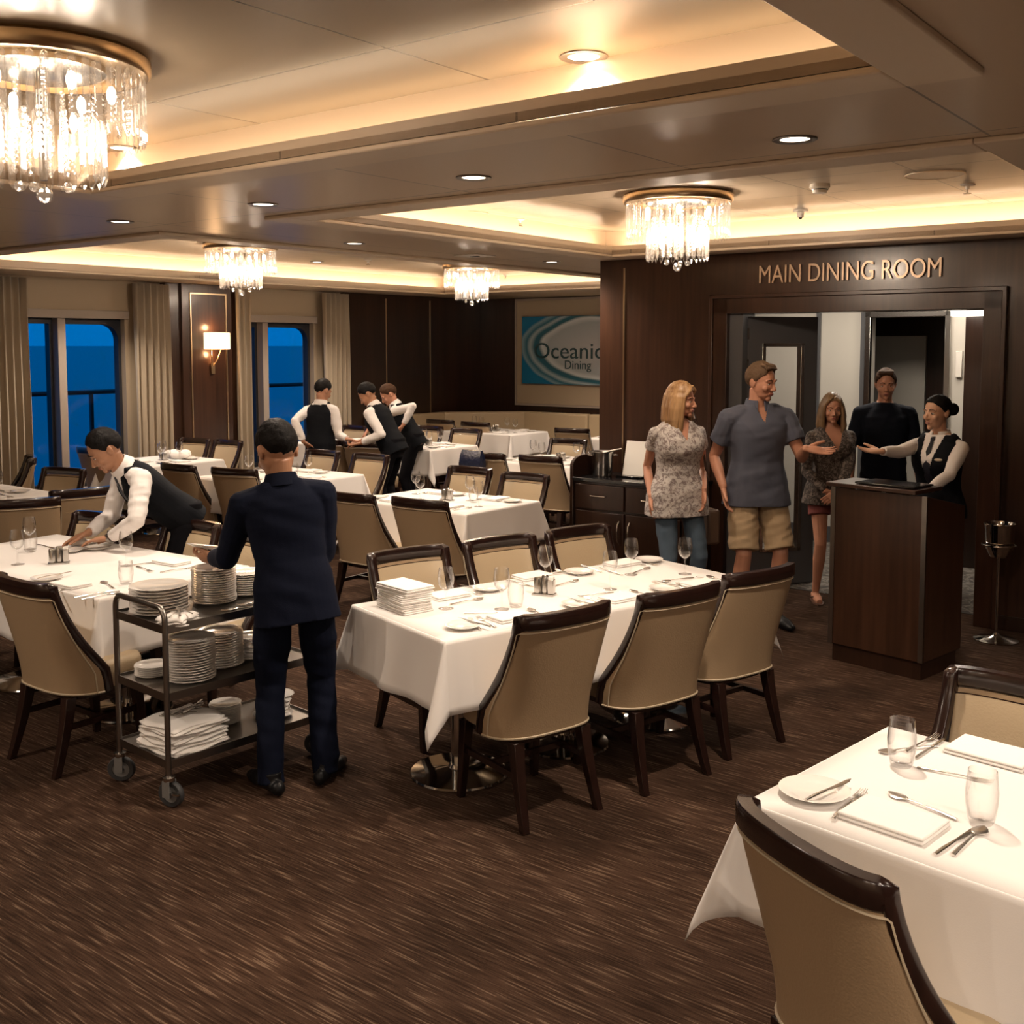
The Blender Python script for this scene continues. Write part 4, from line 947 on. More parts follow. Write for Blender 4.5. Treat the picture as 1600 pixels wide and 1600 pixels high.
sprinkler(1512,288,ZT,'small sprinkler head at the right of the doorway tray');sprinkler(812,342,ZT,'small sprinkler head left of the doorway tray chandelier');sprinkler(575,406,ZT,'small sprinkler head between the two far chandeliers');sprinkler(790,429,ZT,'small sprinkler head right of the far chandelier')
t=thing('smoke_detector','white round smoke detector in the doorway ceiling tray','smoke detector',at(1281,288,ZT))
MB().lathe([(0,0),(.055,0),(.058,-.02),(.045,-.028),(.04,-.05),(0,-.055)],28).build('housing','plastic_white',t)
MB().tube([(.046*math.cos(2*PI*i/20),.046*math.sin(2*PI*i/20),-.032) for i in range(20)],.003,5,closed=True).build('vent_ring','black_gloss',t)
t=thing('motion_sensor','tiny white ceiling sensor below the smoke detector','sensor',at(1251,328,ZT))
MB().lathe([(0,0),(.05,0),(.05,-.012),(.025,-.016),(.022,-.05),(0,-.055)],20).build('housing','plastic_white',t)
MB().ball((0,0,-.05),.014,8).build('lens','black_gloss',t)
for x,y,l in((1461,273,'round flush speaker ring in the doorway tray'),(730,334,'round flush speaker ring at the left of the doorway tray')):
    t=thing('ceiling_speaker',l,'speaker',at(x,y,ZT-.001),0,'flush ceiling speakers')
    MB().lathe([(0,0),(.15,0),(.15,-.003),(0,-.003)],40).build('grille','tray_paint',t,ang=0)
    MB().tube([(.152*math.cos(2*PI*i/40),.152*math.sin(2*PI*i/40),-.002) for i in range(40)],.004,5,closed=True).build('rim','trim_ceiling',t)
t=thing('ceiling_vent','square ceiling vent in the soffit between two trays','vent',at(742,399,ZS),-TH)
MB().box(-.12,.12,-.12,.12,-.008,0).build('frame','plastic_white',t,bevel=.003);MB().box(-.04,.04,-.015,.015,-.012,-.006).build('slot','black_gloss',t)
# ---------- people ----------
def wpt(x,y,Y):
    r=ray(x,y);t=Y/r[1];return Vector((r[0]*t,Y,H+r[2]*t))
mat('skin_fair',(.55,.27,.175),.5,var=.08,vscale=(9,9,9));mat('skin_warm',(.44,.22,.135),.5,var=.08,vscale=(9,9,9));mat('skin_tan',(.40,.20,.115),.48,var=.06,vscale=(9,9,9));mat('skin_light',(.60,.35,.235),.45,var=.05,vscale=(9,9,9))
mat('lip',(.36,.11,.085),.4);mat('eye_white',(.62,.58,.54),.2);mat('iris',(.03,.02,.015),.15)
mat('hair_black',(.006,.005,.005),.6,bump=.35,bscale=90,spec=.14);mat('hair_brown',(.06,.03,.016),.6,spec=.12,bump=.5,bscale=90);mat('hair_grey_brown',(.12,.075,.045),.6,spec=.15,bump=.5,bscale=90)
def hairmat(name,c0,c1):
    m=wood(name,c0,c1,.42,(55,55,3.5),.0)
hairmat('hair_blond',(.22,.11,.045),(.56,.35,.17));hairmat('hair_dark_blond',(.13,.075,.035),(.36,.23,.12))
mat('navy_suit',(.003,.0052,.016),.85,bump=.1,bscale=220,spec=.15);mat('vest_black',(.005,.006,.009),.8,bump=.08,bscale=200,spec=.15);mat('trouser_black',(.004,.004,.006),.85,spec=.12)
mat('shirt_white',(.76,.72,.70),.8,bump=.06,bscale=160);mat('tie_black',(.008,.01,.02),.4);mat('polo_blue',(.085,.095,.135),.85,bump=.12,bscale=260)
mat('khaki',(.42,.31,.19),.85,bump=.12,bscale=180);mat('denim',(.058,.090,.130),.85,bump=.15,bscale=200,var=.3,vscale=(6,6,3));mat('tshirt_navy',(.007,.009,.016),.85,spec=.15)
mat('shorts_red',(.20,.055,.05),.85);mat('shoe_black',(.006,.006,.007),.4,spec=.25);mat('sandal',(.12,.06,.04),.6);mat('badge',(.7,.6,.45),.35);mat('bag_brown',(.10,.06,.04),.5)
def pattern_mat(name,c0,c1,sc,cut):
    m=mat(name,c0,.85);nt=m.node_tree;N=nt.nodes.new;L=nt.links.new;tc=N('ShaderNodeTexCoord')
    n=N('ShaderNodeTexNoise');n.inputs['Scale'].default_value=sc;n.inputs['Detail'].default_value=6;n.inputs['Roughness'].default_value=.75;n.inputs['Distortion'].default_value=1.6;L(tc.outputs['Object'],n.inputs[0])
    r=N('ShaderNodeValToRGB');e=r.color_ramp.elements;e[0].position=cut-.06;e[0].color=(*c0,1);e[1].position=cut+.05;e[1].color=(*c1,1)
    L(n.outputs['Fac'],r.inputs[0]);L(r.outputs[0],nt.nodes['Principled BSDF'].inputs['Base Color'])
pattern_mat('blouse_print',(.21,.165,.16),(.58,.55,.53),26,.49);pattern_mat('blouse_dark',(.045,.035,.032),(.24,.20,.175),32,.53)
def ik(a,t,l1,l2,pole):
    d=t-a;L_=min(d.length,(l1+l2)*.995);dn=d.normalized();t=a+dn*L_
    x=(l1*l1-l2*l2+L_*L_)/(2*L_);h=math.sqrt(max(0,l1*l1-x*x));p=pole-dn*dn.dot(pole);p.normalize();return a+dn*x+p*h,t
def remeshed(mb,name,m,parent,vox,it=2,amp=0,fs=10,cut=None,seed=0,solid=0):
    me=mb.mesh('tmp',m,0);o=bpy.data.objects.new('tmp',me);COL.objects.link(o)
    r=o.modifiers.new('r','REMESH');r.mode='VOXEL';r.voxel_size=vox;r.use_smooth_shade=True
    s=o.modifiers.new('s','SMOOTH');s.factor=.5;s.iterations=it
    bpy.context.view_layer.update();dg=bpy.context.evaluated_depsgraph_get();me2=bpy.data.meshes.new_from_object(o.evaluated_get(dg));bpy.data.objects.remove(o)
    if amp:
        N_=[v.normal.copy() for v in me2.vertices]
        for v,n in zip(me2.vertices,N_):
            c=v.co;q=noise.noise((c.x*fs+seed,c.y*fs,c.z*fs*.8+seed*2));q2=noise.noise((c.x*fs*.6+5,c.y*fs*.6+seed,(c.z+.3*c.x)*fs*2.6))
            v.co=c+n*amp*((1-abs(q)*2.4)*.6+q2*.9-.35)
    if cut:
        bm=bmesh.new();bm.from_mesh(me2);dl=[f for f in bm.faces if cut(f.calc_center_median())]
        bmesh.ops.delete(bm,geom=dl,context='FACES')
        bm.to_mesh(me2);bm.free()
    me2.materials.clear();me2.materials.append(M[m]);me2.polygons.foreach_set('use_smooth',[True]*len(me2.polygons))
    o=bpy.data.objects.new(name,me2);COL.objects.link(o);o.parent=parent
    if solid: q=o.modifiers.new('t','SOLIDIFY');q.thickness=solid;q.offset=-1
    return o
MALE=[(-.10,.0,.125,.095),(-.04,0,.160,.112),(.03,0,.165,.115),(.13,.005,.150,.108),(.22,.008,.155,.110),(.32,.01,.175,.118),(.39,.0,.172,.108),(.44,-.008,.148,.086),(.475,-.01,.112,.070),(.505,-.012,.074,.060),(.535,-.012,.062,.056)]
FEM=[(-.10,-.005,.135,.105),(-.04,-.005,.172,.118),(.03,0,.160,.110),(.13,.005,.128,.092),(.20,.005,.132,.096),(.29,.022,.150,.118),(.35,.020,.152,.112),(.42,.0,.148,.086),(.475,-.008,.105,.062),(.51,-.01,.056,.050)]
def sring(z,y,rx,ry,T,n=36,e=.85):
    o=[]
    for k in range(n):
        a=2*PI*k/n;c=math.cos(a);s=math.sin(a)
        o.append(T@Vector((rx*math.copysign(abs(c)**e,c),y+ry*math.copysign(abs(s)**e,s),z)))
    return o
def isec(S_,z):
    if z<=S_[0][0]:return S_[0][1:]
    for a,b in zip(S_,S_[1:]):
        if z<=b[0]:
            t=(z-a[0])/(b[0]-a[0]);return tuple(lerp(a[i],b[i],t) for i in(1,2,3))
    return S_[-1][1:]
def limb(mb,pts,rs,n=14,flat=False):
    # smooth chain of radii, round ends
    P=[Vector(p) for p in pts];path=[];rr=[]
    for i in range(len(P)-1):
        for k in range(4):
            t=k/4;path.append(P[i].lerp(P[i+1],t));rr.append(lerp(rs[i],rs[i+1],t))
    path.append(P[-1]);rr.append(rs[-1]);mb.tube(path,rr,n)
    for i in range(0 if not flat else 0,len(P)-(1 if flat else 0)): mb.ball(P[i],rs[i]*.995,12)
def hand(mb,w,d,nrm,side,k=1,curl=.25,spread=.12):
    d=d.normalized();nrm=(nrm-d*d.dot(nrm)).normalized();s=d.cross(nrm)*side   # s : towards the thumb
    def Q(x,y,z): return w+(d*x+s*y+nrm*z)*k
    rings=[]
    for x,hw,th in((-.03,.024,.019),(0,.027,.019),(.03,.036,.018),(.06,.041,.016),(.092,.041,.012)):
        rings.append([Q(x,hw*math.cos(2*PI*j/12),th*math.sin(2*PI*j/12)) for j in range(12)])
    mb.loft(rings)
    for y,L_,r in((.031,.072,.0088),(.0105,.080,.009),(-.0105,.075,.0088),(-.030,.060,.0078)):
        p=Vector((.085,y,0));a=0;pts=[];ay=y*spread*28
        pts.append(Q(*p))
        for q,seg in enumerate((.45,.30,.25)):
            a+=curl*(.6+.5*q);st=L_*seg*1.05;p=p+Vector((math.cos(a)*math.cos(ay*.6),math.sin(ay*.6),math.sin(a)))*st;pts.append(Q(*p))
        rs=[r*k,r*.96*k,r*.88*k,r*.72*k];mb.tube(pts,rs,10);mb.ball(pts[-1],rs[-1],8);mb.ball(pts[1],rs[1],8);mb.ball(pts[2],rs[2],8)
    pts=[Q(.012,.022,.004),Q(.042,.050,.012),Q(.068,.066,.018),Q(.090,.074,.024)];rs=[.016*k,.0125*k,.0105*k,.0085*k];mb.tube(pts,rs,10);[mb.ball(p,r,8) for p,r in zip(pts[1:],rs[1:])]
def person(label,loc,deg,h=1.75,sex='m',skin='skin_warm',lean=0,leans=0,twist=0,head=(0,1,0),headup=None,bulk=1.,hands=(None,None),feet=((.10,.0),(-.10,.0)),hair=('short','hair_black'),
           top=None,bottom=None,shoes='shoe_black',vox=.0045,hscale=1.,pelz=.945,brow='hair_black',hipback=0,poles=None,toe=8,smile=False):
    k=h/1.75;root=thing('person',label,'person',loc,R(deg));bpy.context.view_layer.update()
    inv=root.matrix_basis.inverted();Sc=Matrix.Diagonal((k,k,k,1));SX=FEM if sex=='f' else MALE
    SX=[(z,y,rx*bulk,ry*(1+(bulk-1)*1.3)) for z,y,rx,ry in SX]
    T=Sc@Matrix.Translation((0,-hipback,pelz))@rz(twist)@Matrix.Rotation(-lean,4,'X')@Matrix.Rotation(leans,4,'Y')
    toL=lambda p:inv@Vector(p)
    sw=.185 if sex=='m' else .158
    sw*=.5+.5*bulk
    sz=.412 if sex=='m' else .400
    hd=(inv.to_3x3()@Vector(head)).normalized()
    up=Vector((0,0,1)) if headup is None else (inv.to_3x3()@Vector(headup))
    rt=hd.cross(up).normalized();up=rt.cross(hd).normalized()
    neck=T@Vector((0,-.005,.52 if sex=='m' else .50));hc=neck+((T.to_3x3().normalized()@Vector((0,0,1)))*.5+Vector((0,0,1))*.5).normalized()*.125*k+hd*.028*k
    Hm=Matrix(((rt.x,hd.x,up.x,hc.x),(rt.y,hd.y,up.y,hc.y),(rt.z,hd.z,up.z,hc.z),(0,0,0,1)))@Matrix.Diagonal((k*hscale,k*hscale,k*hscale,1))
    # ---- joints
    arms=[]
    for i,sd in enumerate((1,-1)):
        a=T@Vector((sd*sw,-.005,sz));hspec=hands[i]
        if hspec is None:
            w=a+Vector((sd*.075,.07,-.52))*k;d=Vector((-.02*sd,.12,-1));nm=Vector((-sd,0.15,0));pole=Vector((sd*.4,-1,0));cu=.28
        else:
            w=toL(hspec[0]);d=inv.to_3x3()@Vector(hspec[1]);nm=inv.to_3x3()@Vector(hspec[2]);cu=hspec[3] if len(hspec)>3 else .25
            pole=(inv.to_3x3()@Vector(hspec[4])) if len(hspec)>4 else Vector((sd*.5,-.6,-1))
        e,w=ik(a,w,.285*k,.255*k,pole);arms.append((a,e,w,d,nm,cu,sd))
    legs=[]
    for i,sd in enumerate((1,-1)):
        hp=Sc@Matrix.Translation((0,-hipback,pelz))@Vector((sd*.092*(.6+.4*bulk),0,-.06));an=Vector((feet[i][0]*k,feet[i][1]*k,.085*k))
        kn,an=ik(hp,an,.415*k,.415*k,Vector((sd*.1,1,0)));legs.append((hp,kn,an,sd))
    # ---- body : one continuous skin
    mb=MB();g=.012
    mb.loft([sring(z,y,rx-g,ry-g,T) for z,y,rx,ry in SX])
    mb.tube([T@Vector((0,-.012,.42)),neck,hc-up*.04*k-hd*.02*k],[.062*k,(.054 if sex=='m' else .044)*k,(.052 if sex=='m' else .044)*k],18)
    ar=(1. if sex=='m' else .82)*(.4+.6*bulk)
    for a,e,w,d,nm,cu,sd in arms:
        limb(mb,[a,a.lerp(e,.5),e,e.lerp(w,.35),w],[.046*k*ar,.043*k*ar,.034*k*ar,.037*k*ar,.024*k*ar])
        hand(mb,w+d.normalized()*.015*k,d,nm,sd,k*(1 if sex=='m' else .9),cu)
    lr=(1 if sex=='m' else .95)*(.5+.5*bulk)
    for hp,kn,an,sd in legs:
        limb(mb,[hp,hp.lerp(kn,.5),kn,kn.lerp(an,.33),kn.lerp(an,.75),an],[.078*k*lr,.066*k*lr,.049*k*lr,.052*k*lr,.036*k*lr,.030*k])
        fd=Vector((math.sin(R(toe))*sd,math.cos(R(toe)),0));f0=Vector((an.x,an.y,0))
        mb.tube([f0-fd*.055*k+Vector((0,0,.045*k)),f0+Vector((0,0,.045*k)),f0+fd*.08*k+Vector((0,0,.035*k)),f0+fd*.16*k+Vector((0,0,.025*k))],[.028*k,.036*k,.036*k,.024*k],14,up=(0,0,1),flat=.9)
        mb.ball(f0-fd*.045*k+Vector((0,0,.04*k)),.03*k,10)
    X0=mb.X;mb.X=Hm;fw=.93 if sex=='f' else 1
    E=mb.ball
    E((0,-.014,.032),(.074,.094,.086),28);E((0,.016,-.012),(.066*fw,.074,.078),28);E((0,.026,-.060),(.052*fw,.052,.042),20);E((0,.066,-.088),(.022*fw,.018,.018),12)
    mb.tube([(0,.080,.018),(0,.093,-.006),(0,.103,-.026),(0,.098,-.034)],[.0065,.008,.0115,.008],10);E((.011,.090,-.031),(.008,.009,.007),8);E((-.011,.090,-.031),(.008,.009,.007),8)
    for s in(1,-1):
        mb.tube([(s*.010,.083,.024),(s*.030,.079,.028),(s*.050,.063,.022)],[.006,.0085 if sex=='m' else .006,.006],8)
        E((s*.040*fw,.058,-.022),(.022,.022,.020),12)
        E((s*.072,-.012,-.002),(.008,.018,.028),12);E((s*.076,-.018,.008),(.009,.012,.018),10)
    E((0,.083,-.052),(.020,.008,.0055),10);E((0,.080,-.063),(.017,.008,.006),10);E((0,.077,-.057),(.027,.010,.016),12)
    mb.X=X0
    body=remeshed(mb,'body',skin,root,vox,2)
    m=MB();m.X=Hm
    for s in(1,-1): m.ball((s*.029,.0708,.004),(.0125,.0085,.0070),14)
    m.build('eyes','eye_white',root,ang=0);m=MB();m.X=Hm
    gz=.0
    for s in(1,-1): m.ball((s*.029+gz,.0772,.0035),(.0052,.0032,.0054),10)
    m.build('irises','iris',root,ang=0);m=MB();m.X=Hm
    for s in(1,-1):
        m.tube([(s*.013,.0865,.027),(s*.030,.0855,.034),(s*.050,.071,.027)],[.0024,.0036 if sex=='m' else .0022,.0015],6)
        m.tube([(s*.0165,.0775,.006),(s*.029,.0800,.0115),(s*.0415,.0720,.0065)],[.0010,.0015,.0010],6)
    m.build('eyebrows',brow,root,ang=0)
    m=MB();m.X=Hm;m.ball((0,.0875,-.0535),(.021,.0058,.0042),12);m.ball((0,.0860,-.0615),(.018,.0062,.0052),12);m.build('lips','lip',root,ang=0)
    if smile: m=MB();m.X=Hm;m.ball((0,.0925,-.0572),(.014,.002,.0022),10);m.build('teeth','eye_white',root,ang=0)
    # ---- hair
    sty,hm=hair;m=MB();gr=dict(short=.010,crop=.007,bob=.016,bun=.008,wavy=.014)[sty]
    longh=sty in('bob','wavy')
    def hz(az):  # az=0 front, pi back -> hairline height
        a=abs(az);fr=.088 if sty!='bun' else .080
        if longh: pts=[(0,.084),(.5,.078),(.9,.045),(1.25,.0),(1.6,-.045),(3.2,-.07)]
        else: pts=[(0,fr),(.45,fr-.004),(.75,.060),(1.05,.045),(1.25,.020),(1.45,.0),(1.62,.028),(1.85,.02),(2.1,-.03),(3.2,-.058)]
        for p,q in zip(pts,pts[1:]):
            if a<=q[0]: return lerp(p[1],q[1],(a-p[0])/(q[0]-p[0]))
        return pts[-1][1]
    rnd=random.Random(len(label))
    def hp_(u,v,g):
        az=(u*2-1)*PI;c=max(-.98,min(.98,(hz(az)-.032)/(.086+g)));pm=math.acos(c);ps=pm*v
        n=noise.noise((math.sin(az)*4+3,math.cos(az)*4,ps*5))*.004 if g>0 else 0
        top=.010*math.cos(ps)**2 if (g>0 and sty!='bun') else 0
        ed=1-.55*max(0,v-.8)/.2 if g>0 else 1;gg=(g*ed+n) if g>0 else g
        # lower back of the head narrows into the neck
        return (math.sin(az)*math.sin(ps)*(.074+gg),-.014+math.cos(az)*math.sin(ps)*(.094+gg),.032+math.cos(ps)*(.086+gg)+top)
    nu,nv=56,16
    A=[hp_(u/nu,v/nv,gr) for v in range(nv+1) for u in range(nu)];B=[hp_(u/nu,v/nv,-.006) for v in range(nv+1) for u in range(nu)];K=len(A);fs=[]
    for v in range(nv):
        for u in range(nu): a=v*nu+u;b=v*nu+(u+1)%nu;fs+=[(a,b,b+nu,a+nu),(K+a+nu,K+b+nu,K+b,K+a)]
    for u in range(nu): a=nv*nu+u;b=nv*nu+(u+1)%nu;fs.append((a,b,K+b,K+a))
    m.X=Hm;m.add(A,fs and [tuple(f) for f in []]);m=MB();m.X=Hm;m.add(A+B,fs)
    if sty=='short':
        for i in range(11):
            x=-.045+.009*i;m.tube([(x,.010,.116),(x*1.1+.004,.045,.113),(x*1.15+.008,.066,.100-abs(x)*.15)],[.012,.011,.006],7)
    if longh:
        Lh=-.235 if sty=='bob' else -.20;ns=30
        for i in range(ns):
            az=lerp(.95,2*PI-.95,i/(ns-1));j=rnd.uniform(-.01,.01);fx=math.sin(az);fy=math.cos(az);tw=rnd.uniform(-.012,.012)
            L2=Lh*(.86+.14*abs(math.cos(az/2)))+rnd.uniform(-.02,.01)
            pts=[(fx*.060,-.014+fy*.075,.085),(fx*.084,-.018+fy*.098,.03),(fx*(.094+j),-.02+fy*.102,-.05),(fx*(.098+j)+tw,-.018+fy*.098,-.13),(fx*(.088)+tw,-.012+fy*.085,L2*.92),(fx*.076+tw,-.008+fy*.07,L2)]
            m.tube(pts,[.014,.017,.019,.019,.014,.006],8)
        for s in(1,-1): m.tube([(s*.01,.062,.112),(s*.045,.070,.082),(s*.070,.045,.035),(s*.084,.030,-.03)],[.010,.013,.013,.012],8)
    if sty=='bun':
        m.ball((0,-.143,.016),(.044,.038,.044),18);m.tube([(0,-.09,.02),(0,-.125,.016)],[.032,.024],12)
    remeshed(m,'hair',hm,root,.0042 if vox<.005 else .006,1 if not longh else 2)
    # ---- clothes
    out={}
    if top:
        kind,mt=top[:2];opt=top[2] if len(top)>2 else {}
        hem=opt.get('hem',-.06);fl=opt.get('flare',.0);sl=opt.get('sleeve',1.);gr=opt.get('grow',.006);sr=opt.get('sr',1.)
        def shell(mb,z0,z1,g,e=.85,fl=0):
            zs=[z0+(z1-z0)*i/16 for i in range(17)];rg=[]
            for z in zs:
                y,rx,ry=isec(SX,max(z,-.03));f=fl*max(0,(.12-z))/.3
                rg.append(sring(z,y,rx+g+f,ry+g+f*.7,T,e=e))
            mb.loft(rg)
        mb=MB();shell(mb,hem,.505 if sex=='m' else .485,gr,fl=fl)
        for a,e,w,d,nm,cu,sd in arms:
            c=T@Vector((sd*sw*.5,-.005,sz+.022))
            r0=(.056 if sex=='m' else .048)*k*ar*sr
            limb(mb,[c,a],[r0*1.05,r0])
            if sl>=1: limb(mb,[a,a.lerp(e,.5),e,e.lerp(w,.5),w.lerp(e,.06)],[r0*1.04,r0*.98,r0*.86,r0*.80,r0*.62*(1.15 if kind=='jacket' else 1)],flat=True)
            else: q=a.lerp(e,sl);limb(mb,[a,a.lerp(q,.5),q],[r0*1.04,r0*1.06,r0*1.04*opt.get('cuff',1)],flat=True)
        Ti=T.inverted();cf=None
        if opt.get('v'):
            z0,hw=opt['v']
            def cf(p):
                q=Ti@p;zt=.505 if sex=='m' else .485
                return q.y>.0 and q.z>z0 and abs(q.x)<hw*(q.z-z0)/(zt-z0)+.002
        remeshed(mb,{'jacket':'suit_jacket'}.get(kind,kind),mt,root,.006 if vox<.005 else .008,3,opt.get('amp',.005),opt.get('fs',9),cf,seed=len(label),solid=.004 if cf else 0)
        if opt.get('collar'):
            cm=opt['collar'];m=MB();zz=.505 if sex=='m' else .482;r1=.064 if sex=='m' else .055;n=30;rg=[]
            op=.32
            for i in range(n+1):
                az=op+(2*PI-2*op)*i/n;dx=math.sin(az);dy=math.cos(az);dn=.024+.022*max(0,math.cos(az))**3
                a0=T@Vector((dx*r1,-.012+dy*(r1),zz+.018+.014*(1-math.cos(az))/2));a1=T@Vector((dx*(r1+.006),-.012+dy*(r1+.006),zz+.022+.014*(1-math.cos(az))/2));a2=T@Vector((dx*(r1+.024),-.012+dy*(r1+.026),zz-dn));a3=T@Vector((dx*(r1+.012),-.012+dy*(r1+.014),zz-dn-.004))
                rg.append([a0,a1,a2,a3])
            m.loft(rg);m.build('collar',cm,root,ang=60)
        if opt.get('vest'):
            mb=MB();g=gr+.008;zs=[opt.get('vhem',-.07)+(.485-opt.get('vhem',-.07))*i/18 for i in range(19)];rg=[]
            for z in zs:
                y,rx,ry=isec(SX,max(z,-.03));nar=0
                if z>.33: nar=(z-.33)/.15*.006
                rg.append(sring(z,y,rx+g-nar,ry+g,T,e=.85))
            mb.loft(rg)
            for sd in(1,-1): mb.tube([T@Vector((sd*.10,.05,.43)),T@Vector((sd*.105,-.005,.487 if sex=='m' else .468)),T@Vector((sd*.10,-.06,.43))],.03*k,12)
            vz=opt.get('vz',.17)
            def cv(p):
                q=Ti@p;return (q.y>0 and q.z>vz and abs(q.x)<.072*((q.z-vz)/(.49-vz))**.85+.003) or (q.z>.475 and abs(q.x)<.07)
            remeshed(mb,'vest',opt['vest'],root,.0055 if vox<.005 else .008,2,.0025,7,cv,solid=.005)
        if opt.get('tie'):
            m=MB();rg=[]
            for z,w_ in((.492,.014),(.475,.018),(.462,.012),(.40,.018),(.30,.026),(.20,.031),(.165,.004)):
                zz=z-(0 if sex=='m' else .02);y,rx,ry=isec(SX,zz);yy=y+ry+gr+.006
                if z>.45: yy=max(yy,.062)
                rg.append([T@Vector((a*w_,yy+b,zz)) for a,b in((-1,-.004),(0,.006),(1,-.004),(0,-.008))])
            m.loft(rg);m.build('necktie',opt['tie'],root)
        if opt.get('badge'):
            y,rx,ry=isec(SX,.33);m=MB();m.X=T@Matrix.Translation((-.085,y+ry*.86+gr+.015,.33))@rz(R(28));m.ball((0,0,0),(.026,.004,.0095),20);m.build('name_badge','badge',root)
    if bottom:
        kind,mt=bottom[:2];opt=bottom[2] if len(bottom)>2 else {}
        T0=Sc@Matrix.Translation((0,-hipback,pelz));ln=opt.get('len',1.);wd=opt.get('wide',1.)
        mb=MB();mb.loft([sring(z,isec(SX,z)[0],isec(SX,z)[1]+.006,isec(SX,z)[2]+.006,T if z>.0 and lean<.3 else T0) for z in (-.13,-.10,-.06,-.02,.02,.06,.09)])
        for hp,kn,an,sd in legs:
            if ln>=1: limb(mb,[hp,hp.lerp(kn,.5),kn,kn.lerp(an,.5),an-Vector((0,0,.045*k))],[.088*k*lr,.080*k*lr*wd,.064*k*lr*wd,.060*k*lr*wd,.056*k*wd],18,flat=True)
            else:
                q=hp.lerp(kn,ln);limb(mb,[hp,hp.lerp(q,.5),q],[.090*k*lr,.088*k*lr*wd,.086*k*lr*wd],18,flat=True)
        if opt.get('skirt'):
            c0=(legs[0][0]+legs[1][0])/2;c1=(legs[0][1]+legs[1][1])/2
            mb.loft([[c+Vector((a*math.cos(2*PI*j/30),b*math.sin(2*PI*j/30),0))*k for j in range(30)] for c,a,b in((c0,.175,.12),(c0.lerp(c1,.5),.185,.13),(c1,.185,.135))])
        remeshed(mb,kind,mt,root,.0065 if vox<.005 else .009,3,opt.get('amp',.005),opt.get('fs',8),seed=3)
    if shoes:
        for hp,kn,an,sd in legs:
            fd=Vector((math.sin(R(toe))*sd,math.cos(R(toe)),0));f0=Vector((an.x,an.y,0));Z=lambda z:Vector((0,0,z*k))
            if shoes=='sandal':
                sd_=Vector((fd.y,-fd.x,0));m=MB();m.loft([[f0+(fd*a+sd_*b*s)*k+Z(z) for s in(-1,1)]+[f0+(fd*a+sd_*b*s)*k+Z(z-.012) for s in(1,-1)] for a,b,z in((-.09,.022,.016),(-.05,.036,.016),(.05,.042,.014),(.12,.045,.014),(.19,.02,.014))]);m.build('sandal',shoes,root)
                m=MB();m.tube([f0+fd*.13*k+Z(.02),f0+fd*.07*k+sd_*.035*k+Z(.05),f0+sd_*.04*k+Z(.03)],.006,6);m.tube([f0+fd*.13*k+Z(.02),f0+fd*.07*k-sd_*.035*k+Z(.05),f0-sd_*.04*k+Z(.03)],.006,6);m.build('sandal_strap',shoes,root)
            else:
                mb=MB();mb.tube([f0-fd*.075*k+Z(.040),f0-fd*.03*k+Z(.048),f0+fd*.05*k+Z(.045),f0+fd*.13*k+Z(.033),f0+fd*.195*k+Z(.024)],[.030*k,.042*k,.044*k,.046*k,.030*k],16,up=(0,0,1),flat=.8)
                mb.tube([f0-fd*.02*k+Z(.04),f0-fd*.015*k+Z(.10)],[.042*k,.042*k],14);mb.ball(f0+fd*.19*k+Z(.026),(.034*k,.034*k,.022*k),12);mb.ball(f0-fd*.07*k+Z(.04),(.034*k,.034*k,.036*k),12)
                o=remeshed(mb,'shoe',shoes,root,.006,2)
                for v in o.data.vertices:
                    if v.co.z<.004: v.co.z=.004
    return root,T,Hm,arms
Zp=(0,0,1)
# suited man at the trolley
r_,T_,H_,A_=person('man in navy suit seen from behind at the trolley, lowering a plate',(-.955,4.66,0),13,1.65,skin='skin_tan',lean=.13,leans=-.10,head=(-.50,.74,-.50),bulk=1.0,vox=.004,hscale=1.2,
  hands=((wpt(490,872,4.98),(-.6,.7,-.1),(-.5,-.3,.8),.5,(.45,-1,-1)),(wpt(338,872,4.93),(-.85,.5,-.1),(.5,.5,.75),.55,(.25,-1,-.8))),feet=((.135,.03),(-.12,-.05)),
  hair=('crop','hair_black'),top=('jacket','navy_suit',dict(hem=-.155,flare=.03,grow=.014,sr=1.15,amp=.006,fs=7,collar='navy_suit')),bottom=('trousers','navy_suit',dict(wide=1.12,amp=.007)),toe=26)
hp0=wpt(318,857,4.98);o=dup(P_['plate'],'small white plate held in the left hand of the suited man',(hp0.x,hp0.y,hp0.z),0,'side plates on the tables');o.rotation_euler=(R(-10),R(6),0)
# leaning waiter
r_,T_,H_,A_=person('waiter in white shirt and black vest leaning over the large left table',(-2.08,6.58,0),126,1.68,skin='skin_tan',lean=.86,head=(-.70,-.42,-.62),vox=.004,hipback=.05,hscale=1.1,
  hands=((wpt(137,833,6.33),(-.72,-.12,-.28),(-.1,-.1,-1),.3,(.2,.9,.2)),(wpt(173,840,6.22),(-.95,-.05,-.14),(-.1,-.1,-1),.22,(.6,-.5,.1))),
  hair=('crop','hair_black'),top=('shirt','shirt_white',dict(vest='vest_black',collar='shirt_white',tie='tie_black',badge=1,amp=.007,fs=11,sr=1.12,vz=.20)),bottom=('trousers','trouser_black'),feet=((.10,-.02),(-.12,.04)))
a=A_[1];w=r_.matrix_basis@a[2];e=r_.matrix_basis@a[1];dr=(w-e).normalized()
wt=bpy.data.objects.new('wrist_watch',None);COL.objects.link(wt);wt.parent=r_
m=MB();wl=a[2];dl_=(a[2]-a[1]).normalized();m.tube([wl-dl_*.012,wl+dl_*.012],[.034,.033],18);m.build('strap','steel_dark',wt)
nn=Vector((0,0,1));m=MB();m.tube([wl+nn*.030-dl_*0,wl+nn*.042],[.020,.018],18);m.build('dial','black_gloss',wt)
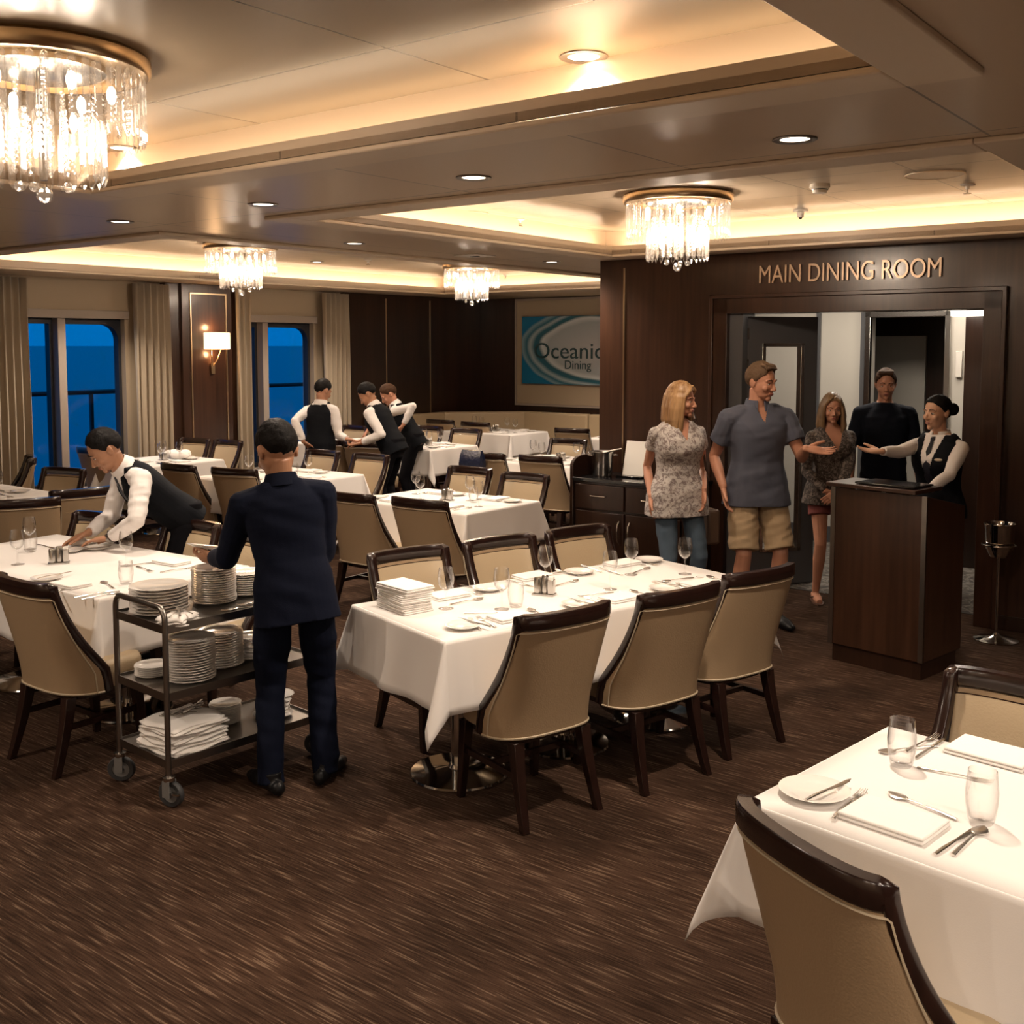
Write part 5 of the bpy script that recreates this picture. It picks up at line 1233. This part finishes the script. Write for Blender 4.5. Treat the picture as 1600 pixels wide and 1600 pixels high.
# three waiters at the back
WS=dict(vest='vest_black',collar='shirt_white',amp=.006,fs=10,sr=1.02,vhem=-.10)
person('waiter standing with back turned near the narrow window',(-2.06,11.55,0),-28,1.62,skin='skin_warm',lean=.06,head=(.55,.72,-.42),vox=.0065,hscale=1.12,hands=((wpt(543,686,11.25),(.8,-.1,-.2),(0,0,1),.4,(.3,-.3,-1)),(wpt(474,690,11.4),(.4,.6,-.5),(0,-.3,-1),.4,(-.5,-.9,-.3))),
  hair=('crop','hair_black'),top=('shirt','shirt_white',WS),bottom=('trousers','trouser_black'),bulk=1.06)
person('waiter bending left over a chair with both hands joined, in the middle of three',(-1.26,11.35,0),72,1.66,skin='skin_tan',lean=.50,head=(-.72,.02,-.62),vox=.0065,hscale=1.1,hands=((wpt(563,690,11.45),(-.9,.1,-.2),(0,.2,-1),.5,(.3,-.3,-.6)),(wpt(565,692,11.2),(-.9,.1,-.2),(0,-.2,1),.5,(.9,-.4,-.2))),
  hair=('crop','hair_black'),top=('shirt','shirt_white',WS),bottom=('trousers','trouser_black'),bulk=1.08)
person('waiter stooping behind the other two with one hand on his hip',(-1.12,12.35,0),80,1.62,skin='skin_fair',lean=.55,head=(-.75,-.15,-.6),vox=.0065,hscale=1.1,hands=((wpt(575,672,12.6),(-.6,0,-.8),(0,0,-1),.4,(.3,.3,-.6)),(wpt(630,664,12.05),(-.5,.1,-.8),(-1,.3,0),1.0,(.9,-.5,.2))),
  hair=('crop','hair_brown'),top=('shirt','shirt_white',WS),bottom=('trousers','trouser_black'))
# guests
r_,T_,H_,A_=person('blonde woman in patterned short sleeved blouse and jeans before the sideboard',(1.15,7.45,0),197,1.75,'f',skin='skin_fair',head=(.86,-.5,-.08),vox=.004,bulk=1.10,
  hands=((wpt(1017,775,7.38),(.02,-.12,-1),(.9,-.3,0),.3,(-.12,.95,0)),(wpt(1100,765,7.38),(-.12,-.12,-1),(-.8,-.3,0),.3,(.15,.95,0))),
  hair=('bob','hair_blond'),brow='hair_brown',top=('blouse','blouse_print',dict(hem=-.17,flare=.035,sleeve=.42,cuff=1.12,grow=.010,v=(.36,.055),amp=.006,fs=8,sr=1.15)),bottom=('jeans','denim',dict(wide=.92)),feet=((.10,0),(-.11,.03)))
bg2=thing('shoulder_bag','brown shoulder bag hanging at the blonde woman left side','bag',wpt(1106,820,7.62),R(20))
MB().box(-.05,.05,-.09,.09,-.13,.12).build('bag_body','bag_brown',bg2,bevel=.02,seg=3)
sp0=bg2.matrix_basis.inverted() if 0 else None
bpy.context.view_layer.update();iv=bg2.matrix_world.inverted();pt=[iv@q for q in(wpt(1107,790,7.6),wpt(1104,740,7.55),wpt(1094,668,7.52),wpt(1085,650,7.46),wpt(1082,645,7.42),wpt(1085,655,7.32))]
m=MB();m.tube(pt,.008,8);m.build('strap','bag_brown',bg2)
person('man in slate polo shirt and khaki shorts gesturing with his left hand',(1.70,7.45,0),190,1.87,skin='skin_fair',head=(.66,-.70,-.16),vox=.004,bulk=1.04,hscale=1.03,
  hands=((wpt(1130,760,7.32),(.12,-.3,-1),(.9,-.4,0),.3,(-.3,.9,0)),(wpt(1259,701,7.14),(.80,-.20,-.10),(-.15,-.45,.9),.16,(.4,.4,-1))),
  hair=('short','hair_grey_brown'),brow='hair_brown',top=('polo_shirt','polo_blue',dict(hem=-.15,flare=.05,sleeve=.60,grow=.012,v=(.39,.045),collar='polo_blue',amp=.007,fs=7,sr=1.25)),bottom=('shorts','khaki',dict(len=.93,wide=1.10,amp=.008,fs=10)),feet=((.13,0),(-.13,.03)))
person('woman in dark patterned blouse and red shorts standing in the doorway',(2.42,8.15,0),184,1.64,'f',skin='skin_fair',head=(-.10,-1,-.12),vox=.0045,
  hands=((wpt(1292,768,7.93),(.7,-.1,-.5),(0,.8,-.3),.4,(-.7,.5,-.3)),(wpt(1310,768,7.90),(-.7,-.1,-.5),(0,.8,-.3),.4,(.7,.5,-.3))),
  hair=('wavy','hair_dark_blond'),brow='hair_brown',top=('blouse','blouse_dark',dict(hem=-.14,flare=.05,sleeve=1.,grow=.012,v=(.30,.085),amp=.007,fs=9,sr=1.25)),bottom=('shorts','shorts_red',dict(len=.42,wide=1.1)),shoes='sandal',feet=((.10,.0),(-.09,.02)))
person('man in dark crew neck shirt standing behind the host stand in the lobby',(3.03,8.75,0),172,1.80,skin='skin_fair',head=(-.25,-1,-.16),vox=.0055,bulk=1.0,
  hair=('short','hair_brown'),brow='hair_brown',top=('t_shirt','tshirt_navy',dict(hem=-.12,sleeve=.9,grow=.010,sr=1.1)),bottom=('trousers','trouser_black'))
r_,T_,H_,A_=person('smiling hostess with black bun, white shirt and black vest behind the host stand',(2.775,6.96,0),126,1.69,'f',skin='skin_light',head=(-.90,-.42,-.05),vox=.004,bulk=1.02,lean=.03,smile=True,
  hands=((wpt(1362,708,6.62),(-.95,-.12,.06),(-.1,-.3,.95),.16,(.2,.2,-1)),(wpt(1452,765,6.50),(-.95,-.1,-.08),(0,0,-1),.35,(.7,.3,-.3))),
  hair=('bun','hair_black'),top=('shirt','shirt_white',dict(vest='vest_black',collar='shirt_white',tie='tie_black',badge=1,amp=.004,fs=10,sr=1.2,vz=.17)),bottom=('trousers','trouser_black'),feet=((.09,0),(-.09,0)))
cam=bpy.data.cameras.new('camera');co=bpy.data.objects.new('camera',cam);COL.objects.link(co)
cam.sensor_width=36;cam.sensor_fit='HORIZONTAL';cam.lens=F/1600*36;cam.shift_x=0;cam.shift_y=-(800-CY)/1600
co.location=(0,0,H);co.rotation_euler=(PI/2-PIT,0,0);cam.clip_end=100000;cam.clip_start=.05
S.camera=co
vs_=S.view_settings;vs_.view_transform='Standard';vs_.look='None';vs_.gamma=1;vs_.use_curve_mapping=False;vs_.exposure=EXPO
S.cycles.transparent_max_bounces=32;S.cycles.max_bounces=8;S.cycles.sample_clamp_indirect=6
S.cycles.use_denoising=True
finish_auto()
